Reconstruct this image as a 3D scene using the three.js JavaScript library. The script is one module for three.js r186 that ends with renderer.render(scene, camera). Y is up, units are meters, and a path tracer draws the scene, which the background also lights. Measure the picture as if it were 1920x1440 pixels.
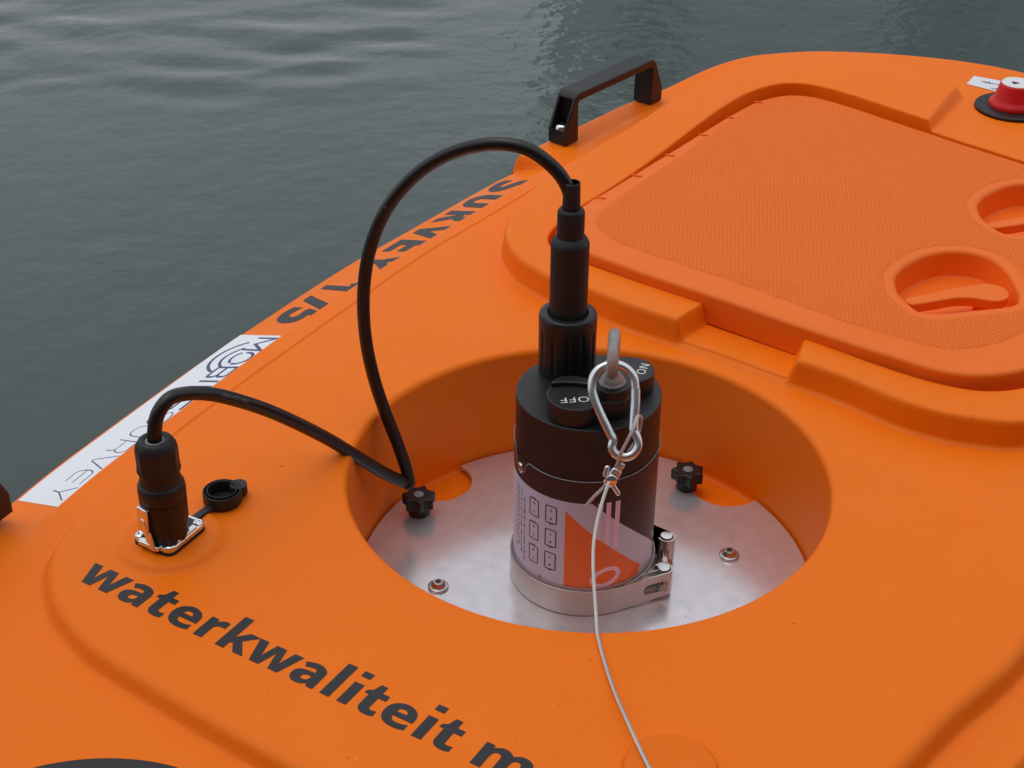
import * as THREE from 'three';
import { mergeGeometries } from 'three/addons/utils/BufferGeometryUtils.js';
import { RoundedBoxGeometry } from 'three/addons/geometries/RoundedBoxGeometry.js';
import { TextGeometry } from 'three/addons/geometries/TextGeometry.js';
import { FontLoader } from 'three/addons/loaders/FontLoader.js';
import { ImprovedNoise } from 'three/addons/math/ImprovedNoise.js';
import { Brush, Evaluator, SUBTRACTION } from 'three-bvh-csg';

// ---------------------------------------------------------------- camera, sky, sun, exposure
const scene = new THREE.Scene();
const CAM_H = 0.54;
const camera = new THREE.PerspectiveCamera(2 * Math.atan(720 / 2900) * 180 / Math.PI, 4 / 3, 0.02, 2000);
camera.position.set(0, CAM_H, 0);
camera.rotation.order = 'YXZ';
camera.rotation.set(-32 * Math.PI / 180, 0, 0.5 * Math.PI / 180);
scene.add(camera);

const noise = new ImprovedNoise();
const fbm = (x, y, z, o = 4) => { let s = 0, a = 0.5; for (let i = 0; i < o; i++) { s += a * noise.noise(x, y, z); x *= 2.03; y *= 2.03; z *= 2.03; a *= 0.5; } return s; };
let seedState = 12345;
const rnd = () => { seedState = (seedState * 1664525 + 1013904223) >>> 0; return seedState / 4294967296; };
const smooth = (a, b, x) => { const t = Math.min(1, Math.max(0, (x - a) / (b - a))); return t * t * (3 - 2 * t); };
const lerp = (a, b, t) => a + (b - a) * t;

{ // overcast sky: a closed cloud deck, slightly brighter overhead, with soft cloud structure
  const W = 512, Hh = 256, d = new Float32Array(W * Hh * 4);
  for (let j = 0; j < Hh; j++) for (let i = 0; i < W; i++) {
    const el = (j + 0.5) / Hh * Math.PI - Math.PI / 2, az = (i + 0.5) / W * 2 * Math.PI;
    const y = Math.sin(el), c = Math.cos(el), x = Math.cos(az) * c, z = Math.sin(az) * c;
    const k = 1 / (Math.max(y, 0) + 0.25);
    const n = fbm(x * k * 1.1 + 7, z * k * 1.1, 2.5, 5);
    let L = y < 0 ? 0.18 : (0.84 + 0.10 * y) * (1 + 0.55 * n);
    d.set([L * 0.955, L * 0.99, L * 1.045, 1], (j * W + i) * 4);
  }
  const sky = new THREE.DataTexture(d, W, Hh, THREE.RGBAFormat, THREE.FloatType);
  sky.mapping = THREE.EquirectangularReflectionMapping; sky.magFilter = sky.minFilter = THREE.LinearFilter; sky.needsUpdate = true;
  scene.background = sky; scene.environment = sky;
}
const sun = new THREE.DirectionalLight(0xfff3e4, 0.55);
sun.position.set(-0.6, 2.8, -0.9); sun.castShadow = true; sun.shadow.radius = 60;
sun.shadow.mapSize.set(2048, 2048);
Object.assign(sun.shadow.camera, { left: -2, right: 2, top: 2, bottom: -2, near: 0.1, far: 10 });
sun.target.position.set(0.05, 0, -0.77);
scene.add(sun, sun.target);

const renderer = new THREE.WebGLRenderer({ antialias: true });
renderer.toneMapping = THREE.LinearToneMapping;
renderer.toneMappingExposure = 0.92;
renderer.outputColorSpace = THREE.SRGBColorSpace;
renderer.shadowMap.enabled = true;

// ---------------------------------------------------------------- textures and materials
function dataTex(n, fn, repeat, srgb = false) {
  const a = new Uint8Array(n * n * 4);
  for (let j = 0; j < n; j++) for (let i = 0; i < n; i++) {
    const v = fn(i / n, j / n, i, j); const o = (j * n + i) * 4;
    if (Array.isArray(v)) { for (let k = 0; k < 3; k++) a[o + k] = Math.max(0, Math.min(255, v[k] * 255)); } else a[o] = a[o + 1] = a[o + 2] = Math.max(0, Math.min(255, v * 255));
    a[o + 3] = 255;
  }
  const t = new THREE.DataTexture(a, n, n, THREE.RGBAFormat); t.wrapS = t.wrapT = THREE.RepeatWrapping; t.magFilter = THREE.LinearFilter; t.minFilter = THREE.LinearMipmapLinearFilter; t.generateMipmaps = true;
  if (srgb) t.colorSpace = THREE.SRGBColorSpace;
  t.repeat.set(repeat, repeat); t.needsUpdate = true; return t;
}
// tileable noise from four blended copies
function tileNoise(f, z, o) {
  const g = (x, y) => fbm(x * f, y * f, z, o);
  return (x, y) => g(x, y) * (1 - x) * (1 - y) + g(x - 1, y) * x * (1 - y) + g(x, y - 1) * (1 - x) * y + g(x - 1, y - 1) * x * y;
}
const nA = tileNoise(90, 3.1, 3), nB = tileNoise(6, 8.7, 4), nC = tileNoise(24, 1.7, 3);
const grainTex = dataTex(768, (x, y) => 0.5 + 0.85 * nA(x, y), 1 / 0.11);        // fine orange-peel of the moulded plastic
const wearTex = dataTex(512, (x, y) => 0.5 + 0.3 * nB(x, y) + 0.22 * nC(x, y), 1 / 0.31);
function tintTex(r, g, b, amp) { return dataTex(512, (x, y) => { const n = 1 + amp * (nB(x, y) * 1.2 + nC(x, y)); const n2 = 1 + amp * 1.4 * nC(x, y); const s = (c) => Math.pow(Math.max(0, c), 1 / 2.2); return [s(r * n), s(g * n2), s(b * n2)]; }, 1 / 0.37, true); }
const M = {};
// moulded colour: faint mottling, a few specks of dirt, pale nicks and hairline scuffs
function hullTex(rgb, seed, metres, specks) {
  const N = 1536, cv = document.createElement('canvas'); cv.width = cv.height = N; const c = cv.getContext('2d'); seedState = seed;
  const sm = document.createElement('canvas'); sm.width = sm.height = 256; const k = sm.getContext('2d'), im = k.createImageData(256, 256), e = (v) => 255 * Math.pow(Math.max(0, Math.min(1, v)), 1 / 2.2);
  for (let j = 0; j < 256; j++) for (let i = 0; i < 256; i++) { const n = 1 + 0.035 * nB(i / 256, j / 256) + 0.03 * nC(i / 256, j / 256), o = (j * 256 + i) * 4; im.data[o] = e(rgb[0] * n); im.data[o + 1] = e(rgb[1] * (1 + (n - 1) * 1.6)); im.data[o + 2] = e(rgb[2]); im.data[o + 3] = 255; }
  k.putImageData(im, 0, 0); c.imageSmoothingEnabled = true; c.drawImage(sm, 0, 0, N, N);
  for (let i = 0; i < specks; i++) { const x = rnd() * N, y = rnd() * N, r = 0.5 + rnd() * rnd() * 1.5, q = rnd(); c.fillStyle = q < 0.45 ? `rgba(90,40,14,${0.15 + 0.35 * rnd()})` : q < 0.75 ? `rgba(245,190,140,${0.25 + 0.35 * rnd()})` : `rgba(150,62,10,${0.2 + 0.3 * rnd()})`; c.beginPath(); c.ellipse(x, y, r, r * (0.5 + rnd() * 0.6), rnd() * 3, 0, 7); c.fill(); }
  for (let i = 0; i < specks * 0.22; i++) { const x = rnd() * N, y = rnd() * N, a = rnd() * 6.3, l = 12 + rnd() * 70; c.strokeStyle = rnd() < 0.6 ? `rgba(250,185,130,${0.08 + 0.16 * rnd()})` : `rgba(150,66,16,${0.05 + 0.10 * rnd()})`; c.lineWidth = 0.6 + rnd() * 0.9; c.beginPath(); c.moveTo(x, y); c.quadraticCurveTo(x + Math.cos(a) * l * 0.5 + (rnd() - 0.5) * 8, y + Math.sin(a) * l * 0.5 + (rnd() - 0.5) * 8, x + Math.cos(a) * l, y + Math.sin(a) * l); c.stroke(); }
  const t = new THREE.CanvasTexture(cv); t.wrapS = t.wrapT = THREE.RepeatWrapping; t.magFilter = THREE.LinearFilter; t.colorSpace = THREE.SRGBColorSpace; t.repeat.set(1 / metres, 1 / metres); return t;
}
M.orange = new THREE.MeshPhysicalMaterial({ map: hullTex([0.95, 0.190, 0.001], 77, 0.83, 300), roughness: 0.95, roughnessMap: wearTex, bumpMap: grainTex, bumpScale: 0.00016, ior: 1.5, specularIntensity: 0.38 });
M.lid = new THREE.MeshPhysicalMaterial({ map: hullTex([0.94, 0.172, 0.006], 911, 0.61, 150), roughness: 0.95, roughnessMap: wearTex, bumpMap: grainTex, bumpScale: 0.0001, ior: 1.5, specularIntensity: 0.6 });
// moulded anti-slip pattern of the lid: staggered pebbles about 3.2 x 2.6 mm
const gripTex = dataTex(512, (x, y) => {
  const cols = 16, rows = 14; const r = y * rows, ri = Math.floor(r); const c = x * cols + (ri % 2) * 0.5; const fx = c - Math.floor(c) - 0.5, fy = r - ri - 0.5;
  const d = Math.pow(Math.abs(fx) * 2.05, 2.2) + Math.pow(Math.abs(fy) * 2.3, 2.2); return 0.12 + 0.8 * Math.max(0, 1 - d);
}, 1 / 0.052);
gripTex.rotation = 0;
M.grip = new THREE.MeshPhysicalMaterial({ map: M.lid.map, roughness: 0.62, bumpMap: gripTex, bumpScale: 0.0010, ior: 1.5, specularIntensity: 0.6 });
const std = (c, rough, metal = 0, extra = {}) => new THREE.MeshPhysicalMaterial({ color: new THREE.Color().setRGB(...c), roughness: rough, metalness: metal, ...extra });
M.black = std([0.008, 0.007, 0.0085], 0.44, 0, { bumpMap: grainTex, bumpScale: 0.00006 });
M.rubber = std([0.012, 0.011, 0.013], 0.55);
M.jacket = std([0.008, 0.007, 0.008], 0.33);
M.anod = std([0.012, 0.011, 0.0135], 0.40);
M.vinyl = std([0.013, 0.012, 0.017], 0.44, 0, { bumpMap: grainTex, bumpScale: 0.0001 });
M.chrome = std([0.78, 0.79, 0.80], 0.12, 1);
M.zinc = std([0.74, 0.75, 0.77], 0.27, 1);
M.galv = std([0.52, 0.51, 0.50], 0.4, 1, { roughnessMap: wearTex, bumpMap: grainTex, bumpScale: 0.0004 });
M.screw = std([0.55, 0.52, 0.5], 0.24, 1);
M.rope = std([0.60, 0.595, 0.58], 0.42, 0.8);
M.white = std([0.80, 0.81, 0.84], 0.4);
M.seal = std([0.20, 0.23, 0.24], 0.5);
M.red = std([0.60, 0.012, 0.014], 0.42, 0, { specularIntensity: 0.6 });
M.clear = std([0.62, 0.60, 0.66], 0.22, 0, { transmission: 0.55, thickness: 0, ior: 1.45 });
{ // brushed stainless plate with smudges
  const sm = tileNoise(7, 4.4, 5), st = tileNoise(120, 9.1, 2);
  const sc = tileNoise(30, 2.2, 4);
  const rough = dataTex(512, (x, y) => 0.215 + 0.05 * sm(x, y) + 0.07 * Math.max(0, sc(x, y)), 1 / 0.21);
  const cv = document.createElement('canvas'); cv.width = cv.height = 1024; const c = cv.getContext('2d'), im = c.createImageData(1024, 1024); seedState = 5;
  for (let j = 0; j < 1024; j++) for (let i = 0; i < 1024; i++) { const x = i / 1024, y = j / 1024, n = 0.89 + 0.07 * sm(x, y) + 0.09 * sc(x, y), o = (j * 1024 + i) * 4; im.data[o] = 255 * n * 0.99; im.data[o + 1] = 255 * n * 0.98; im.data[o + 2] = 255 * Math.min(1, n * 1.005); im.data[o + 3] = 255; }
  c.putImageData(im, 0, 0);
  for (let i = 0; i < 260; i++) { const x = rnd() * 1024, y = rnd() * 1024, a = 0.5 + (rnd() - 0.5) * 2.6, l = 6 + rnd() * 60; c.strokeStyle = rnd() < 0.5 ? `rgba(90,88,95,${0.05 + 0.2 * rnd()})` : `rgba(255,255,255,${0.08 + 0.2 * rnd()})`; c.lineWidth = 0.5 + rnd(); c.beginPath(); c.moveTo(x, y); c.lineTo(x + Math.cos(a) * l, y + Math.sin(a) * l); c.stroke(); }
  for (let i = 0; i < 120; i++) { c.fillStyle = `rgba(70,62,66,${0.15 + 0.4 * rnd()})`; c.beginPath(); c.ellipse(rnd() * 1024, rnd() * 1024, 0.6 + rnd() * 2.2, 0.5 + rnd() * 1.2, rnd() * 3, 0, 7); c.fill(); }
  const col = new THREE.CanvasTexture(cv); col.wrapS = col.wrapT = THREE.RepeatWrapping; col.magFilter = THREE.LinearFilter; col.colorSpace = THREE.SRGBColorSpace; col.repeat.set(1 / 0.3, 1 / 0.3);
  M.plate = new THREE.MeshPhysicalMaterial({ map: col, roughnessMap: rough, roughness: 1, metalness: 0.66, bumpMap: rough, bumpScale: 0.00003 });
  M.band = std([0.62, 0.585, 0.56], 0.3, 1, { bumpMap: grainTex, bumpScale: 0.00003 });
}

// ---------------------------------------------------------------- helpers
const taken = new Map();
function numbered(n) { const k = taken.get(n) || 0; taken.set(n, k + 1); return k ? n + '_' + String(k).padStart(3, '0') : n; }
function thing(name, label, category, pos = [0, 0, 0], turn = 0) {
  const g = new THREE.Group(); g.name = numbered(name); g.position.set(...pos); g.rotation.y = turn; g.userData = { label, category }; scene.add(g); return g;
}
function part(name, geo, mat, parent, label) {
  const m = new THREE.Mesh(Array.isArray(geo) ? merge(geo) : geo, mat); m.name = name; m.castShadow = m.receiveShadow = true; if (label) m.userData.label = label; parent.add(m); return m;
}
function group(name, parent, label) { const g = new THREE.Group(); g.name = name; if (label) g.userData.label = label; parent.add(g); return g; }
function merge(list) {
  return mergeGeometries(list.map((g) => { const q = g.index ? g.toNonIndexed() : g.clone(); for (const k of Object.keys(q.attributes)) if (!['position', 'normal', 'uv'].includes(k)) q.deleteAttribute(k); if (!q.attributes.normal) q.computeVertexNormals(); return q; }));
}
const at = (g, x = 0, y = 0, z = 0) => g.translate(x, y, z);
const V2 = (x, y) => new THREE.Vector2(x, y), V3 = (x, y, z) => new THREE.Vector3(x, y, z);
// curves in plan: [across, forward] in mm -> metres; a point of the boat frame is (across, height, -forward)
function closedCurve(mm, n, tension) {
  const c = new THREE.CatmullRomCurve3(mm.map(([a, b]) => V3(a / 1000, 0, b / 1000)), true, 'centripetal');
  const p = c.getSpacedPoints(n); p.pop(); let pts = p.map((q) => [q.x, q.z]);
  if (area(pts) < 0) pts.reverse(); return pts;
}
function area(p) { let s = 0; for (let i = 0; i < p.length; i++) { const a = p[i], b = p[(i + 1) % p.length]; s += a[0] * b[1] - b[0] * a[1]; } return s / 2; }
function normals2(p) { // outward for counter-clockwise loops
  return p.map((_, i) => { const a = p[(i - 1 + p.length) % p.length], b = p[(i + 1) % p.length]; const dx = b[0] - a[0], dy = b[1] - a[1], l = Math.hypot(dx, dy) || 1; return [dy / l, -dx / l]; });
}
function offset(p, d) { const n = normals2(p); return p.map((q, i) => [q[0] + n[i][0] * d, q[1] + n[i][1] * d]); }
function inside(p, x, y) { let c = false; for (let i = 0, j = p.length - 1; i < p.length; j = i++) { const a = p[i], b = p[j]; if ((a[1] > y) !== (b[1] > y) && x < (b[0] - a[0]) * (y - a[1]) / (b[1] - a[1]) + a[0]) c = !c; } return c; }
function nearest(p, x, y, closed = true) {
  let best = 1e9, bx = 0, by = 0; const n = closed ? p.length : p.length - 1;
  for (let i = 0; i < n; i++) {
    const a = p[i], b = p[(i + 1) % p.length]; const ex = b[0] - a[0], ey = b[1] - a[1]; let t = ((x - a[0]) * ex + (y - a[1]) * ey) / (ex * ex + ey * ey || 1e-12); t = t < 0 ? 0 : t > 1 ? 1 : t;
    const qx = a[0] + ex * t, qy = a[1] + ey * t, d = (x - qx) ** 2 + (y - qy) ** 2; if (d < best) { best = d; bx = qx; by = qy; }
  }
  return [Math.sqrt(best), bx, by];
}
const sdist = (p, x, y) => { // positive inside; exact only near the line
  let m = 1e9; for (let i = 0; i < p.length; i += 12) { const d = (p[i][0] - x) ** 2 + (p[i][1] - y) ** 2; if (d < m) m = d; } m = Math.sqrt(m);
  const d = m > 0.11 ? m : nearest(p, x, y)[0]; return inside(p, x, y) ? d : -d;
};
// a moulded sheet over plan region `outline` minus `holes`, with height h(across, forward)
function sheet(xs, us, outline, holes, h, creases = []) {
  const nx = xs.length, nu = us.length, keep = new Uint8Array((nx - 1) * (nu - 1));
  const loops = [outline, ...holes];
  for (let j = 0; j < nu - 1; j++) {
    const y = (us[j] + us[j + 1]) / 2;
    const spans = loops.map((p) => { const c = []; for (let i = 0, k = p.length - 1; i < p.length; k = i++) { const a = p[i], b = p[k]; if ((a[1] > y) !== (b[1] > y)) c.push((b[0] - a[0]) * (y - a[1]) / (b[1] - a[1]) + a[0]); } return c.sort((m, n) => m - n); });
    for (let i = 0; i < nx - 1; i++) {
      const x = (xs[i] + xs[i + 1]) / 2; const odd = (c) => { let k = 0; while (k < c.length && c[k] < x) k++; return k & 1; };
      let ok = odd(spans[0]); for (let s = 1; ok && s < spans.length; s++) if (odd(spans[s])) ok = 0;
      keep[j * (nx - 1) + i] = ok;
    }
  }
  const cell = (i, j) => i >= 0 && j >= 0 && i < nx - 1 && j < nu - 1 ? keep[j * (nx - 1) + i] : 0;
  const id = new Int32Array(nx * nu).fill(-1), pos = [], uv = [], idx = [];
  for (let j = 0; j < nu; j++) for (let i = 0; i < nx; i++) {
    const c = cell(i, j) + cell(i - 1, j) + cell(i, j - 1) + cell(i - 1, j - 1); if (!c) continue;
    let x = xs[i], u = us[j];
    if (c < 4) { let b = [1e9]; for (const p of loops) { const q = nearest(p, x, u); if (q[0] < b[0]) b = q; } x = b[1]; u = b[2]; }
    else for (const p of creases) { // vertices next to a crease line move onto it, so that the edge stays clean
      const lim = 0.5 * Math.min(xs[i + 1] - xs[i] || 1, us[j + 1] - us[j] || 1); let near = false; for (let k = 0; k < p.length; k += 4) if (Math.abs(p[k][0] - x) < 0.02 && Math.abs(p[k][1] - u) < 0.02) { near = true; break; }
      if (!near) continue; const q = nearest(p, x, u); if (q[0] < lim) { x = q[1]; u = q[2]; break; }
    }
    id[j * nx + i] = pos.length / 3; pos.push(x, h(x, u), -u); uv.push(x, u);
  }
  for (let j = 0; j < nu - 1; j++) for (let i = 0; i < nx - 1; i++) if (cell(i, j)) {
    const a = id[j * nx + i], b = id[j * nx + i + 1], c = id[(j + 1) * nx + i + 1], d = id[(j + 1) * nx + i]; idx.push(a, b, c, a, c, d);
  }
  const g = new THREE.BufferGeometry(); g.setAttribute('position', new THREE.Float32BufferAttribute(pos, 3)); g.setAttribute('uv', new THREE.Float32BufferAttribute(uv, 2)); g.setIndex(idx); g.computeVertexNormals(); return g;
}
const steps = (a, b, d) => { const n = Math.max(1, Math.ceil((b - a) / d)); return Array.from({ length: n + 1 }, (_, i) => a + (b - a) * i / n); };
// skin over rows of plan points [across, height, forward]; rows run round a closed loop
function loft(rows, flip = false, closed = true) {
  const n = rows[0].length, pos = [], uv = [], idx = []; let run = 0;
  rows.forEach((r, k) => { if (k) run += Math.hypot(r[0][0] - rows[k - 1][0][0], r[0][1] - rows[k - 1][0][1], r[0][2] - rows[k - 1][0][2]); r.forEach((p) => { pos.push(p[0], p[1], -p[2]); uv.push(p[0], p[2] + run); }); });
  for (let k = 0; k < rows.length - 1; k++) for (let i = 0; i < (closed ? n : n - 1); i++) { const j = (i + 1) % n, a = k * n + i, b = k * n + j, c = (k + 1) * n + j, d = (k + 1) * n + i; if (flip) idx.push(a, c, b, a, d, c); else idx.push(a, b, c, a, c, d); }
  const g = new THREE.BufferGeometry(); g.setAttribute('position', new THREE.Float32BufferAttribute(pos, 3)); g.setAttribute('uv', new THREE.Float32BufferAttribute(uv, 2)); g.setIndex(idx); g.computeVertexNormals(); return g;
}
// rows of a loop swept with an edge profile [outward offset, height]
const sweep = (pts, profile, flip) => { const n = normals2(pts); return loft(profile.map(([d, y]) => pts.map((p, i) => [p[0] + n[i][0] * d, typeof y === 'function' ? y(p, i) : y, p[1] + n[i][1] * d])), flip); };
const flat = (pts, y) => { const s = new THREE.Shape(pts.map((p) => V2(p[0], p[1]))); const g = new THREE.ShapeGeometry(s); g.rotateX(-Math.PI / 2); return g.translate(0, y, 0); };
const arc = (cx, cy, r, a0, a1, n) => Array.from({ length: n + 1 }, (_, i) => { const a = (a0 + (a1 - a0) * i / n) * Math.PI / 180; return [cx + r * Math.cos(a), cy + r * Math.sin(a)]; });
const lathe = (pts, n = 96) => new THREE.LatheGeometry(pts.map(([r, y]) => V2(Math.max(r, 1e-5), y)), n);
const mmv = (l) => l.map(([x, y, z]) => V3(x / 1000, y / 1000, z / 1000));
function tube(pts, r, seg = 160, rad = 16, closed = false) { return new THREE.TubeGeometry(new THREE.CatmullRomCurve3(pts, closed, 'centripetal'), seg, r, rad, closed); }
function extrude(pts, depth, bevel = 0, holes = [], seg = 3) { // shape in x,y extruded upward after turning: y(shape) -> -z, thickness -> +y
  const s = new THREE.Shape(pts.map((p) => V2(p[0], p[1]))); for (const h of holes) s.holes.push(new THREE.Path(h.map((p) => V2(p[0], p[1]))));
  const g = new THREE.ExtrudeGeometry(s, { depth: depth - 2 * bevel, bevelEnabled: bevel > 0, bevelSize: bevel, bevelThickness: bevel, bevelOffset: -bevel, bevelSegments: seg, curveSegments: 24 });
  g.rotateX(-Math.PI / 2); return g.translate(0, bevel, 0);
}
const bent = (g, ang = 40) => { // smooth shading across shallow edges of an extrusion
  const q = g.index ? g.toNonIndexed() : g; const p = q.attributes.position, map = new Map(), cr = Math.cos(ang * Math.PI / 180), fn = [];
  const a = V3(), b = V3(), c = V3();
  for (let i = 0; i < p.count; i += 3) { a.fromBufferAttribute(p, i); b.fromBufferAttribute(p, i + 1); c.fromBufferAttribute(p, i + 2); const n = b.clone().sub(a).cross(c.clone().sub(a)); fn.push(n); }
  const key = (i) => Math.round(p.getX(i) * 1e6) + ',' + Math.round(p.getY(i) * 1e6) + ',' + Math.round(p.getZ(i) * 1e6);
  for (let i = 0; i < p.count; i++) { const k = key(i); if (!map.has(k)) map.set(k, []); map.get(k).push(Math.floor(i / 3)); }
  const out = new Float32Array(p.count * 3);
  for (let i = 0; i < p.count; i++) { const me = fn[Math.floor(i / 3)], u = me.clone().normalize(), s = V3(); for (const f of map.get(key(i))) { const n = fn[f]; if (u.dot(n) >= cr * n.length() - 1e-12) s.add(n); } s.normalize(); out.set([s.x, s.y, s.z], i * 3); }
  q.setAttribute('normal', new THREE.BufferAttribute(out, 3)); return q;
};
const font = await new FontLoader().loadAsync('fonts/droid/droid_sans_bold.typeface.json');

// ---------------------------------------------------------------- water
const WATER_Y = -0.21;
{
  const grade = (lim, fine, far) => { const a = [0]; let s = fine; while (a[a.length - 1] < lim) { a.push(a[a.length - 1] + s); } let v = a[a.length - 1]; s = fine; while (v < far) { s *= 1.35; v += s; a.push(v); } return a; };
  const half = grade(2.2, 0.016, 900); const xs = [...half.slice(1).reverse().map((v) => -v - 0.2), ...half.map((v) => v - 0.2)];
  const zf = grade(2.4, 0.016, 900), zb = grade(0.3, 0.05, 900); const zs = [...zf.slice(1).reverse().map((v) => -v - 0.8), ...zb.map((v) => v - 0.8)];
  const wave = (x, z) => {
    const far = Math.hypot(x + 0.2, z + 2); if (far > 60) return 0;
    const patch = smooth(0.06, 0.24, 0.55 * fbm(x * 0.9 + 3.3, z * 1.1 + 1.2, 4.2, 3) + 0.40 * smooth(-1.62, -2.05, z) * smooth(0.30, -0.30, x) - 0.12);
    const wx = x + 0.07 * fbm(x * 3.1, z * 3.1, 9, 2), wz = z + 0.08 * fbm(x * 2.6 + 5, z * 2.6, 3, 3);
    let y = 0.0015 * Math.sin(wz * 47 + wx * 18 + 1.0) + 0.0012 * Math.sin(wz * 56 - wx * 21 + 2.1) + 0.0078 * fbm(wx * 5.5, wz * 16.0, 1.4, 2);
    const calm = 0.0014 * fbm(x * 1.6, z * 2.0, 6.6, 2);
    return (calm + 0.85 * y * (0.02 + 0.98 * patch)) * (far > 8 ? Math.max(0, 1 - (far - 8) / 30) : 1);
  };
  const pos = [], uv = [], idx = [], nx = xs.length;
  for (const z of zs) for (const x of xs) { pos.push(x, wave(x, z), z); uv.push(x, z); }
  for (let j = 0; j < zs.length - 1; j++) for (let i = 0; i < nx - 1; i++) { const a = j * nx + i; idx.push(a, a + nx, a + 1, a + 1, a + nx, a + nx + 1); }
  const g = new THREE.BufferGeometry(); g.setAttribute('position', new THREE.Float32BufferAttribute(pos, 3)); g.setAttribute('uv', new THREE.Float32BufferAttribute(uv, 2)); g.setIndex(idx); g.computeVertexNormals();
  const rip = tileNoise(16, 5.5, 4);
  const mat = new THREE.MeshPhysicalMaterial({ color: new THREE.Color().setRGB(0.057, 0.081, 0.079), roughness: 0.09, ior: 1.333, bumpMap: dataTex(512, (x, y) => 0.5 + 0.8 * rip(x, y), 1 / 0.7), bumpScale: 0.0018 });
  const w = new THREE.Mesh(g, mat); w.name = 'water'; w.position.y = WATER_Y; w.receiveShadow = true; w.userData = { kind: 'structure', label: 'grey green harbour water with soft ripples beyond the orange boat' }; scene.add(w);
}

// quay wall behind the photographer: keeps the low sky off the faces turned to the camera
{
  const q = thing('quay_wall', 'high grey concrete quay wall behind the camera', 'wall', [0.1, WATER_Y - 1.2, 0.5], 0.12);
  const cm = new THREE.MeshPhysicalMaterial({ map: tintTex(0.15, 0.145, 0.135, 0.5), roughness: 0.95 });
  part('wall_face', new RoundedBoxGeometry(16, 2.8, 0.7, 2, 0.03).translate(0, 1.4, 0.35), cm, q);
  part('coping', new RoundedBoxGeometry(16, 0.28, 0.78, 2, 0.03).translate(0, 2.942, 0.33), cm, q);
}

// buildings across the basin, mirrored by the water towards the right of the picture
{
  const glass = std([0.03, 0.035, 0.04], 0.15);
  const hall = (label, x, len, h, tint, roofC, turn) => {
    const w = thing('warehouse', label, 'building', [x, WATER_Y, -46], turn), wallM = new THREE.MeshPhysicalMaterial({ map: tintTex(...tint, 0.3), roughness: 0.9 });
    part('wall', new THREE.BoxGeometry(len, h, 12).translate(0, h / 2, 0), wallM, w);
    const rs = new THREE.Shape([V2(-6.6, h + 0.01), V2(6.6, h + 0.01), V2(0, h + 4)]); part('roof', new THREE.ExtrudeGeometry(rs, { depth: len + 1, bevelEnabled: false }).rotateY(Math.PI / 2).translate(-len / 2 - 0.5, 0, 0), std(roofC, 0.8), w);
    for (let k = 0; k < Math.floor(len / 5); k++) for (const y of [4, 9, 14]) part('window', new THREE.BoxGeometry(1.4, 1.6, 0.2).translate(-len / 2 + 2.5 + k * 5, y, 6.02), glass, w);
  };
  hall('pale plastered warehouse on the far bank', 6.2, 9, 15.5, [0.74, 0.75, 0.76], [0.5, 0.51, 0.52], -0.1);
  hall('long grey warehouse on the far bank', 28.9, 36, 18, [0.42, 0.43, 0.44], [0.25, 0.26, 0.27], -0.12);
  const b = new THREE.Mesh(new THREE.BoxGeometry(500, 2.4, 60), std([0.11, 0.115, 0.09], 0.95)); b.name = 'far_bank'; b.position.set(0, WATER_Y, -76); b.userData = { kind: 'structure', label: 'far bank of the basin' }; scene.add(b);
}

// ---------------------------------------------------------------- the boat
// boat frame: origin at the centre of the round well on deck level, x across (to starboard), -z towards the bow
const TURN = Math.atan2(-0.514, 0.858);
const boat = thing('survey_boat', 'orange moulded plastic survey boat with a round well and a hatch in its deck', 'boat', [0.0464, 0, -0.7662], TURN);

const OUT = closedCurve([[-258, -560], [-283, -400], [-297, -262], [-305.5, -181], [-313, -74], [-317.5, 28], [-317.5, 107], [-314, 202], [-309.2, 253], [-301.4, 338], [-295, 383], [-287.6, 402], [-284.9, 426], [-275.9, 487], [-263.3, 562], [-248, 610], [-229, 650], [-207, 682], [-180, 712], [-150, 738], [-115, 757], [-80, 772], [-44, 783], [0, 791], [43, 790], [90, 782], [140, 760], [190, 724], [230, 676], [264, 610], [292, 540], [310, 460], [322, 380], [332, 280], [338, 180], [338, 80], [334, -10], [324, -120], [310, -240], [290, -400], [262, -560], [200, -566], [0, -568], [-200, -566]], 600);
const PLAT = closedCurve([[-15, -289], [-86, -284], [-143, -277.5], [-164, -271], [-183, -263], [-199, -252], [-213, -239], [-220, -229], [-228, -210], [-233, -193.5], [-240.4, -139], [-246, -45], [-247.5, 46], [-248, 110], [-248, 186], [-242, 261], [-237, 333], [-232, 419], [-226, 490], [-215, 560], [-120, 640], [100, 650], [215, 540], [255, 420], [268, 300], [276, 180], [279, 60], [272.5, -31], [257, -88], [248, -133], [236, -180], [214, -230], [180, -264], [130, -284], [60, -291]], 500);
const LINE_A = closedCurve([[-225, -400], [-246.3, -239.4], [-253.4, -189], [-260, -82], [-265, 37], [-265, 55], [-264, 157], [-254.2, 314], [-252, 347], [-247, 420], [-241, 487], [-231, 562], [-217, 610], [-200, 650], [-160, 704], [-95, 736], [0, 756], [95, 744], [170, 700], [225, 620], [262, 520], [285, 400], [297, 280], [303, 150], [303, 40], [297, -50], [285, -104], [272, -180], [250, -300], [220, -420], [120, -540], [-100, -540]], 500);
const bowRise = (u) => 0.018 * smooth(0.585, 0.70, u);
const platLevel = (u) => Math.max(0, -0.0055 + bowRise(u));
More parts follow.
